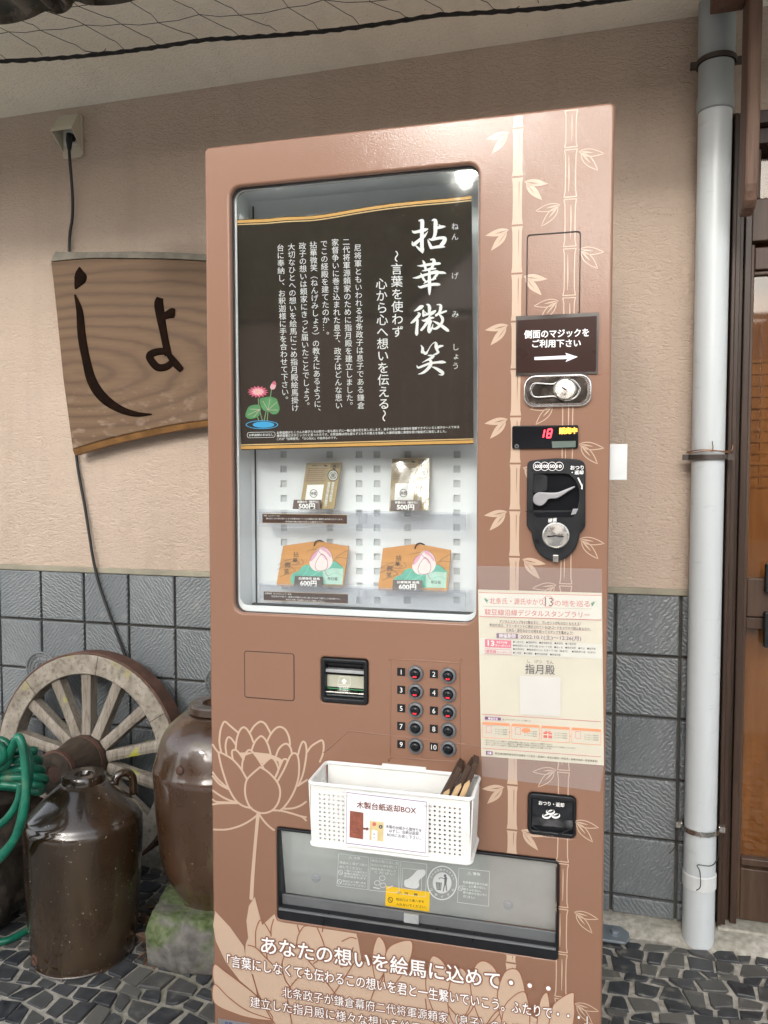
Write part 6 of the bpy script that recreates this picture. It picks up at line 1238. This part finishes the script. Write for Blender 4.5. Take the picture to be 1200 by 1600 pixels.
kp.quad(Z7(432, 487), Z7(518, 498), Z7(516, 618), Z7(430, 608), simple('tan ticket ink', (.62, .50, .25), .5, var=.1, vscale=80)); kp.quad(Z7(445, 545), Z7(480, 550), Z7(478, 613), Z7(443, 608), M_PAPER); kp.poly(circ(*Z7(460, 510), 3.2, 14), M_SALMON); kp.poly(circ(*Z7(500, 526), 3, 14), M_INK); kp.text('鹿', Z7(495, 526), Z7(505, 527), 3.4, M_PAPERH); kp.column('御守', Z7(459, 560), Z7(459, 605), 3, M_INK)
kp.text('木製の台紙から御守りを', Z7(533, 523), Z7(756, 549), 5.6, M_INK, .006); kp.text('はずし、台紙は返却', Z7(553, 550), Z7(736, 569), 5.4, M_INK, .006); kp.text('BOXにお戻し下さい。', Z7(540, 574), Z7(750, 598), 5.4, M_INK, .006)
kp.build('lettering', kc)
mb = MB()
for a, b in ((Z7(285, 325), Z7(325, 345)), (Z7(768, 385), Z7(820, 408))):
    p, q = km(*a), km(*b); mb.add([p + Vector((0, -.0012, 0)), Vector((q.x, p.y - .0012, p.z)), q + Vector((0, -.0012, 0)), Vector((p.x, q.y - .0012, q.z))], [(0, 1, 2, 3)])
mb.build('tape', M_FILM, kc)

# ------------------------------------------------------------------ wheel, jugs, stones, hose
def make_wheel():
    c = wall(131, 1190, -.15); R = c.z - .002; t = thing('wagon_wheel', (c.x, c.y, 0), label='weathered wooden wagon wheel with rusty iron tyre leaning on the tiled wall', cat='wheel'); t.rotation_euler = (radians(-5), 0, radians(-2))
    Rc = R; th = .052; yA, yB = -.03, -.03 + th
    def annulus(r0, r1, ya, yb, n=72):
        mb = MB(); vs = []
        for k in range(n):
            a = 2 * pi * k / n; ca, sa = cos(a), sin(a); vs += [(r0 * ca, ya, Rc + r0 * sa), (r1 * ca, ya, Rc + r1 * sa), (r1 * ca, yb, Rc + r1 * sa), (r0 * ca, yb, Rc + r0 * sa)]
        fs = [(4 * k + i, 4 * k + (i + 1) % 4, 4 * ((k + 1) % n) + (i + 1) % 4, 4 * ((k + 1) % n) + i) for k in range(n) for i in range(4)]; mb.add(vs, fs, 0, True); return mb
    annulus(R - .066, R - .007, yA, yB).build('rim', M_WOODF, t, sharp=40, bevel=.003); annulus(R - .0068, R, yA + .004, yB + .012).build('tyre', M_RUST, t, sharp=40, bevel=.002)
    for k in range(7): mb = MB(); a = radians(58 + k * 360 / 7); mb.box(-.0008, .0008, yA - .0005, yA + .002, R - .065, R - .008, mtx=Matrix.Translation((0, 0, Rc)) @ Matrix.Rotation(a, 4, 'Y')); mb.build('rim_joint', M_DARK, t)
    mb = MB(); hy = Vector((0, -1, 0)); mb.lathe([(.055, -.04), (.072, -.01), (.080, .02), (.078, .055), (.070, .085), (.064, .110), (.062, .152), (.058, .158), (.024, .158), (.022, .10), (0, .10)], 40, (0, 0, Rc), hy); mb.build('hub', make_wood('dark hub wood', (.030, .023, .018), (.085, .065, .048), stretch=(1, .2, 1)), t, sharp=35)
    for y0, r in ((.148, .0640), (.040, .0790)):
        mb = MB(); mb.lathe([(r - .004, y0 - .008), (r + .001, y0 - .008), (r + .001, y0 + .008), (r - .004, y0 + .008)], 40, (0, 0, Rc), hy); mb.build('hub_band', M_RUST, t, sharp=35)
    for k in range(14):
        a = radians(93 + k * 360 / 14); mb = MB(); mt = Matrix.Rotation(-(a - pi / 2), 4, 'Y'); L0_, L1_ = .060, R - .060
        v = []
        for L, w, d in ((L0_, .017, .018), ((L0_ + L1_) / 2, .0155, .015), (L1_, .0175, .016)): v += [(-w, -d + .0 - .002, L), (-w * .35, -d - .006, L), (w * .35, -d - .006, L), (w, -d - .002, L), (w, d, L), (-w, d, L)]
        mb.add([mt @ Vector(q) for q in v], [(6 * i + j, 6 * i + (j + 1) % 6, 6 * i + 6 + (j + 1) % 6, 6 * i + 6 + j) for i in range(2) for j in range(6)])
        s_ = mb.build('spoke', M_WOODG, t, bevel=.0015); s_.location = (0, 0, Rc)
make_wheel()
def make_jug(name, c, prof, mouth, mat, label, handle=None, lean=0, tilt=0):
    t = thing(name, c, 0, label, 'jug'); t.rotation_euler = (radians(tilt), radians(lean), radians(20))
    mb = MB(); mb.lathe(spline(prof, 4), 64); mb.build('body', mat, t, sharp=55)
    z, r, rh = mouth; mb = MB(); mb.lathe([(r * .82, z - .006), (r, z + .002), (r, z + .018), (r * .95, z + .022), (rh + .004, z + .021), (rh, z + .014), (rh, z - .01), (0, z - .012)], 48); mb.build('mouth_ring', [mat], t, sharp=40)
    mb = MB(); mb.lathe([(rh * .98, z - .008), (0, z - .0082)], 32); mb.build('inside', M_JUGI, t)
    return t
j1 = floor(132, 1484); d1 = j1.y; z_ = lambda py, px=135: wall(px, py, d1).z
sc1 = F / (j1 - CAM).dot(FWD); rB = 88 / sc1; htop = z_(1224); hsh = z_(1281)
t1 = make_jug('brown_jug', j1, [(0, 0), (rB * .80, 0), (rB * .86, .006), (rB * .90, .05), (rB * .96, hsh * .50), (rB * .995, hsh * .80), (rB * 1.0, hsh * .93), (rB * .995, hsh * .985), (rB * .955, hsh * 1.02), (rB * .90, hsh + (htop - hsh) * .20), (rB * .62, hsh + (htop - hsh) * .62), (rB * .40, hsh + (htop - hsh) * .92), (rB * .32, htop - .001)], (htop - .006, rB * .37, rB * .14), M_JUG1, 'dark brown glazed jug standing on the paving in front of the wheel', tilt=-3)
mb = MB(); a0 = Vector((rB * .55, rB * .35, hsh + (htop - hsh) * .55)); mb.tube(spline([a0 + Vector((-.014, -.008, .0)), a0 + Vector((-.010, -.005, .030)), a0 + Vector((.010, .006, .038)), a0 + Vector((.026, .015, .022)), a0 + Vector((.028, .017, -.022))], 5), [.0105] * 21, 10); mb.build('ear_handle', M_JUG1, t1)
for ang, zz in ((-135, .030),):
    mb = MB(); p = Vector((rB * .885 * cos(radians(ang)), rB * .885 * sin(radians(ang)), zz)); mb.lathe([(.013, -.006), (.013, .003), (.008, .004), (.007, -.004)], 20, p, Vector((cos(radians(ang)), sin(radians(ang)), 0))); mb.build('spout_hole', M_JUGI, t1)
# mossy stone and the second jug
sc_ = floor(338, 1468); sh_ = wall(330, 1392, sc_.y).z
st = thing('mossy_stone', sc_, radians(10), 'mossy grooved granite stone block under the tall brown jug', 'stone'); bm = bmesh.new(); rg = random.Random(2)
bmesh.ops.create_cube(bm, size=1); bmesh.ops.subdivide_edges(bm, edges=bm.edges, cuts=12, use_grid_fill=True)
from mathutils import noise
for v in bm.verts:
    p = v.co * 2; q = Vector((p.x, p.y, p.z)); m = max(abs(p.x), abs(p.y)); r2 = hypot(p.x, p.y) or 1; k = .42 * (m / r2) + .58; x, y = p.x * (k if r2 else 1), p.y * k
    zz = p.z; rad = .152 * (1 - .10 * max(0, zz) ** 2 - .06 * max(0, -zz) ** 3); n_ = noise.noise(p * 1.7) * .010 + noise.noise(p * 6) * .004
    g = -.006 * max(0, sin(atan2(y, x) * 22)) if zz > .15 else 0
    v.co = Vector((x * (rad + n_ + g), y * (rad + n_ + g), (zz * .5 + .5) * sh_ + (n_ * .8 if zz > -.9 else 0)))
me = bpy.data.meshes.new('stone'); bm.to_mesh(me); bm.free(); me.materials.append(M_MOSS); o = bpy.data.objects.new('block', me); COL.objects.link(o); o.parent = st
for p in me.polygons: p.use_smooth = True
j2 = Vector((sc_.x + .004, sc_.y + .01, sh_ - .006)); d2 = j2.y; z2 = lambda py, px=300: wall(px, py, d2).z - j2.z
sc2 = F / (j2 - CAM).dot(FWD); R2 = 97 / sc2; h2 = z2(1100); s2 = z2(1180)
t2 = make_jug('tall_brown_jug', j2, [(0, 0), (R2 * .56, 0), (R2 * .60, .006), (R2 * .74, .045), (R2 * .88, .10), (R2 * .95, s2 * .55), (R2 * .99, s2 * .85), (R2 * 1.0, s2 * .96), (R2 * .96, s2 * 1.02), (R2 * .82, s2 + (h2 - s2) * .55), (R2 * .55, s2 + (h2 - s2) * .86), (R2 * .40, h2 - .012)], (h2 - .010, R2 * .43, R2 * .20), M_JUG2, 'tall brown jug streaked with pale lichen standing on the mossy stone')
mb = MB()
for ang, zz, r_ in ((-118, s2 * 1.06, .011), (-75, s2 * .30, .012)):
    k_ = R2 * (.93 if zz > s2 else .91); p = Vector((k_ * cos(radians(ang)), k_ * sin(radians(ang)), zz)); mb.lathe([(r_, -.004), (r_, .003), (r_ * .5, .006), (0, .006)], 14, p, Vector((cos(radians(ang)), sin(radians(ang)), .2)))
mb.build('clay_lump', M_JUGI, t2)
# dark stone carrying the hose
hs_ = floor(-45, 1440); dsz = wall(0, 1232, hs_.y).z
ds = thing('dark_stone', hs_, 0, 'dark rough stone at the left edge carrying the coiled hose', 'stone'); bm = bmesh.new(); bmesh.ops.create_icosphere(bm, subdivisions=5, radius=1)
for v in bm.verts:
    p = v.co.normalized(); f = Vector((abs(p.x) ** .75 * (1 if p.x > 0 else -1), abs(p.y) ** .75 * (1 if p.y > 0 else -1), abs(p.z) ** .6 * (1 if p.z > 0 else -1))); n_ = noise.noise(p * 2.2) * .05 + noise.noise(p * 7) * .02 + noise.noise(p * 18) * .008
    v.co = Vector((f.x * (.17 + n_), f.y * (.15 + n_), max(0, (f.z * .5 + .48) * dsz * (1 + n_ * .3))))
me = bpy.data.meshes.new('stone'); bm.to_mesh(me); bm.free(); me.materials.append(M_STUMP); o = bpy.data.objects.new('block', me); COL.objects.link(o); o.parent = ds
for p in me.polygons: p.use_smooth = True
def make_hose():
    yF = hs_.y - .15; c = wall(0, 1200, yF); t = thing('garden_hose', (c.x, c.y, 0), label='coiled green garden hose draped over the dark stone', cat='hose'); off = Vector((c.x, c.y, 0)); P = lambda px, py, dy=0: wall(px, py, yF + dy) - off; mb = MB(); r = .0090
    def run(pts, rr=r): mb.tube(spline([P(*p) for p in pts], 6), rr, 12)
    for k, (ya, yb, e) in enumerate(((1192, 1184, 62), (1204, 1199, 66), (1215, 1212, 70), (1226, 1226, 66), (1180, 1172, 52))):
        run([(-90, ya + 8, .02 * k), (-40, ya + 5, .01), (0, ya, .0), (30, yb + 2, -.004 + .006 * k), (52, yb, .02), (e, yb + 4, .05), (e - 6, yb + 12, .10), (30, yb + 6, .16), (-60, yb, .18)])
    run([(-60, 1210, -.01), (-20, 1160, -.03), (0, 1156, -.032), (12, 1164, -.03), (16, 1182, -.028), (8, 1196, -.024), (-20, 1204, -.02)]); run([(-50, 1200, -.03), (-12, 1166, -.05), (2, 1168, -.05), (6, 1182, -.045), (-6, 1194, -.04), (-40, 1200, -.03)])
    run([(-30, 1240, -.01), (0, 1192, -.02), (20, 1160, -.02), (32, 1162, -.024), (44, 1180, -.03), (46, 1210, -.034), (38, 1250, -.038), (30, 1290, -.04), (16, 1320, -.04), (-20, 1352, -.03), (-60, 1370, -.02)], r * 1.05)
    run([(10, 1190, -.025), (24, 1158, -.05), (30, 1152, -.052), (36, 1170, -.054), (40, 1205, -.056), (40, 1250, -.058), (32, 1290, -.06), (14, 1325, -.058), (-10, 1350, -.05), (-50, 1375, -.04)], r * 1.05)
    run([(-60, 1330, -.02), (-20, 1300, -.03), (10, 1280, -.034), (28, 1252, -.036), (33, 1222, -.03)])
    e = [floor(*p, .012) - off for p in ((-60, 1478), (0, 1472), (22, 1465), (40, 1455), (56, 1446), (90, 1432), (150, 1418))]; e = [P(-60, 1375, -.04), P(-110, 1400, -.04), P(-120, 1450, -.04)] + e; mb.tube(spline(e, 6), r, 12)
    mb.build('tube', M_HOSE, t)
make_hose()
# dry leaves swept against the stone
rl = random.Random(8); mb = MB(); lc = floor(240, 1470)
for k in range(46):
    p = floor(rl.uniform(222, 256), rl.uniform(1420, 1508), .004) - lc; L, w = rl.uniform(.012, .03), rl.uniform(.006, .012); mt = Matrix.Translation(p + Vector((0, 0, rl.uniform(.003, .03)))) @ Matrix.Rotation(rl.uniform(0, 6.3), 4, 'Z') @ Matrix.Rotation(rl.uniform(-.9, .9), 4, 'X') @ Matrix.Rotation(rl.uniform(-.6, .6), 4, 'Y')
    mb.add([mt @ Vector(q) for q in ((-L, 0, 0), (-L * .3, w, .003), (L * .4, w * .8, .004), (L, 0, .001), (L * .4, -w * .8, .005), (-L * .3, -w, .003), (0, 0, -.002))], [(0, 1, 6), (1, 2, 6), (2, 3, 6), (3, 4, 6), (4, 5, 6), (5, 0, 6)])
o = mb.build('dry_leaves', M_LEAFD); o.location = lc; tag(o, 'small drift of dry brown leaves beside the mossy stone', 'leaves', kind='stuff')

# ------------------------------------------------------------------ across the lane: only seen mirrored; backdrop and tallest tree added to hold back sky and sun
def across():
    vs = []; n = 60
    for i in range(n + 1):
        x = -60 + i * 2.0
        for k, (y, f) in enumerate(((-24, 0), (-26, .55), (-29, .85), (-34, 1), (-40, 1))):
            hgt = 11.6 * math.exp(-((x + 10.5) / 9.0) ** 4) + 2.0 + 1.2 * sin(x * .7 + k) + .6 * sin(x * 1.9 + 2 * k)
            vs.append((x, y, max(0, hgt * f)))
    mb = MB(); mb.add(vs, [(5 * i + k, 5 * i + k + 1, 5 * i + 6 + k, 5 * i + 5 + k) for i in range(n) for k in range(4)], 0, True)
    hm = Mat('wooded hill'); h1 = tex(hm.nt, 'Noise', hm.obj, 1.1, detail=9); hm.set(base=ramp(hm.nt, h1.outputs['Fac'], [(0.35, (.035, .055, .018)), (0.5, (.09, .12, .035)), (0.68, (.17, .20, .07))]).outputs[0], rough=.95, normal=bumpn(hm.nt, h1.outputs['Fac'], 1, .6))
    tag(mb.build('sky_block_hill', hm.m), kind='structure')  # backdrop added to keep bright sky out of the window's reflection
    A = lambda az, d: CAM + Vector((sin(radians(az)) * d, -cos(radians(az)) * d, 0))
    f = thing('timber_fence', (-1.5, -13.0, 0), 0, 'tall brown board fence across the lane mirrored in the window', 'fence'); mb = MB()
    for k in range(90): mb.box(-13 + k * .28, -13 + k * .28 + .27, 0, .03, 0, 3.9 + .02 * (k % 3))
    mb.build('boards', make_wood('brown fence boards', (.20, .13, .10), (.32, .22, .175), stretch=(1, 1, .1)), f)
    mb = MB(); mb.box(-13, 12.2, -.05, .09, 3.96, 4.06); mb.build('cap_rail', M_DOORD, f)
    h = thing('neighbour_house', (0, -17, 0), 0, 'pale pink gabled house behind the fence mirrored in the window', 'house'); mb = MB(); mb.prism([(-3.9, 0, 0), (-3.9, 0, 4.6), (-1.6, 0, 6.5), (1.2, 0, 4.2), (1.2, 0, 0)], (0, -4, 0)); mb.build('gable_wall', simple('pale pink siding', (.72, .56, .50), .8), h)
    mb = MB(); mb.prism([(-4.2, .15, 4.45), (-1.6, .15, 6.65), (1.5, .15, 4.06), (1.5, .15, 3.9), (-1.6, .15, 6.48), (-4.2, .15, 4.3)], (0, -4.3, 0)); mb.build('roof', M_SHEET, h)
    lm = Mat('foliage'); ln = tex(lm.nt, 'Noise', lm.obj, 1.5, detail=6); lc_ = ramp(lm.nt, ln.outputs['Fac'], [(.3, (.030, .055, .014)), (.7, (.09, .12, .03))]).outputs[0]; lm.set(base=lc_, rough=.5)
    tl = lm.nt.nodes.new('ShaderNodeBsdfTranslucent'); lm.nt.links.new(mix(lm.nt, 1.0, lc_, (2.2, 2.2, 1.4), 'MULTIPLY'), tl.inputs[0]); ms = lm.nt.nodes.new('ShaderNodeMixShader'); ms.inputs[0].default_value = .5; lm.nt.links.new(lm.b.outputs[0], ms.inputs[1]); lm.nt.links.new(tl.outputs[0], ms.inputs[2]); lm.nt.links.new(ms.outputs[0], lm.nt.nodes['Material Output'].inputs[0]); lg = lm.m; bk_ = simple('bark', (.06, .045, .035), .9)
    for q, (x, y, hh, cr, lab) in enumerate(((-6.6, -17.0, 9.0, 3.2, 'dark leafy tree left of the pair behind the fence mirrored in the window'), (-4.2, -21.5, 10.0, 2.6, 'dark leafy tree nearer the neighbour house mirrored in the window'), (-1.3, -20.0, 13.8, 2.3, 'tall thin-leaved tree added behind the pink house to dapple the sun glare on the paint'))):
        t = thing('tree', (x, y, 0), 0, lab, 'tree', 'trees across the lane'); rt = random.Random(q); mb = MB(); mb.tube([(0, 0, 0), (.1, 0, 1.5), (.0, .1, 3), (.1, 0, 4.5)], [.22, .17, .13, .06], 10)
        for k in range(7): a = rt.uniform(0, 6.3); mb.tube([(0, 0, 2 + k * .3), (.7 * cos(a), .7 * sin(a), 2.7 + k * .35), (1.4 * cos(a), 1.4 * sin(a), 3.2 + k * .38)], [.09, .05, .02], 6)
        mb.build('trunk', bk_, t); mb = MB()
        cl = [Vector((rt.gauss(0, cr * .5), rt.gauss(0, cr * .5), rt.uniform(2.2 if q != 2 else 7.5, hh))) for _ in range(80 if q != 2 else 17)]  # third tree is added: sparse high crown breaks up the sun's highlight
        for c in cl:
            for k in range(110):
                p = c + Vector((rt.gauss(0, .36), rt.gauss(0, .36), rt.gauss(0, .3))); u = Vector((rt.gauss(0, 1), rt.gauss(0, 1), rt.gauss(0, .6))).normalized() * .2; w = u.orthogonal().normalized() * .11; mb.add([p - u, p + w, p + u, p - w], [(0, 1, 2, 3)])
        mb.build('crown', lg, t)
across()
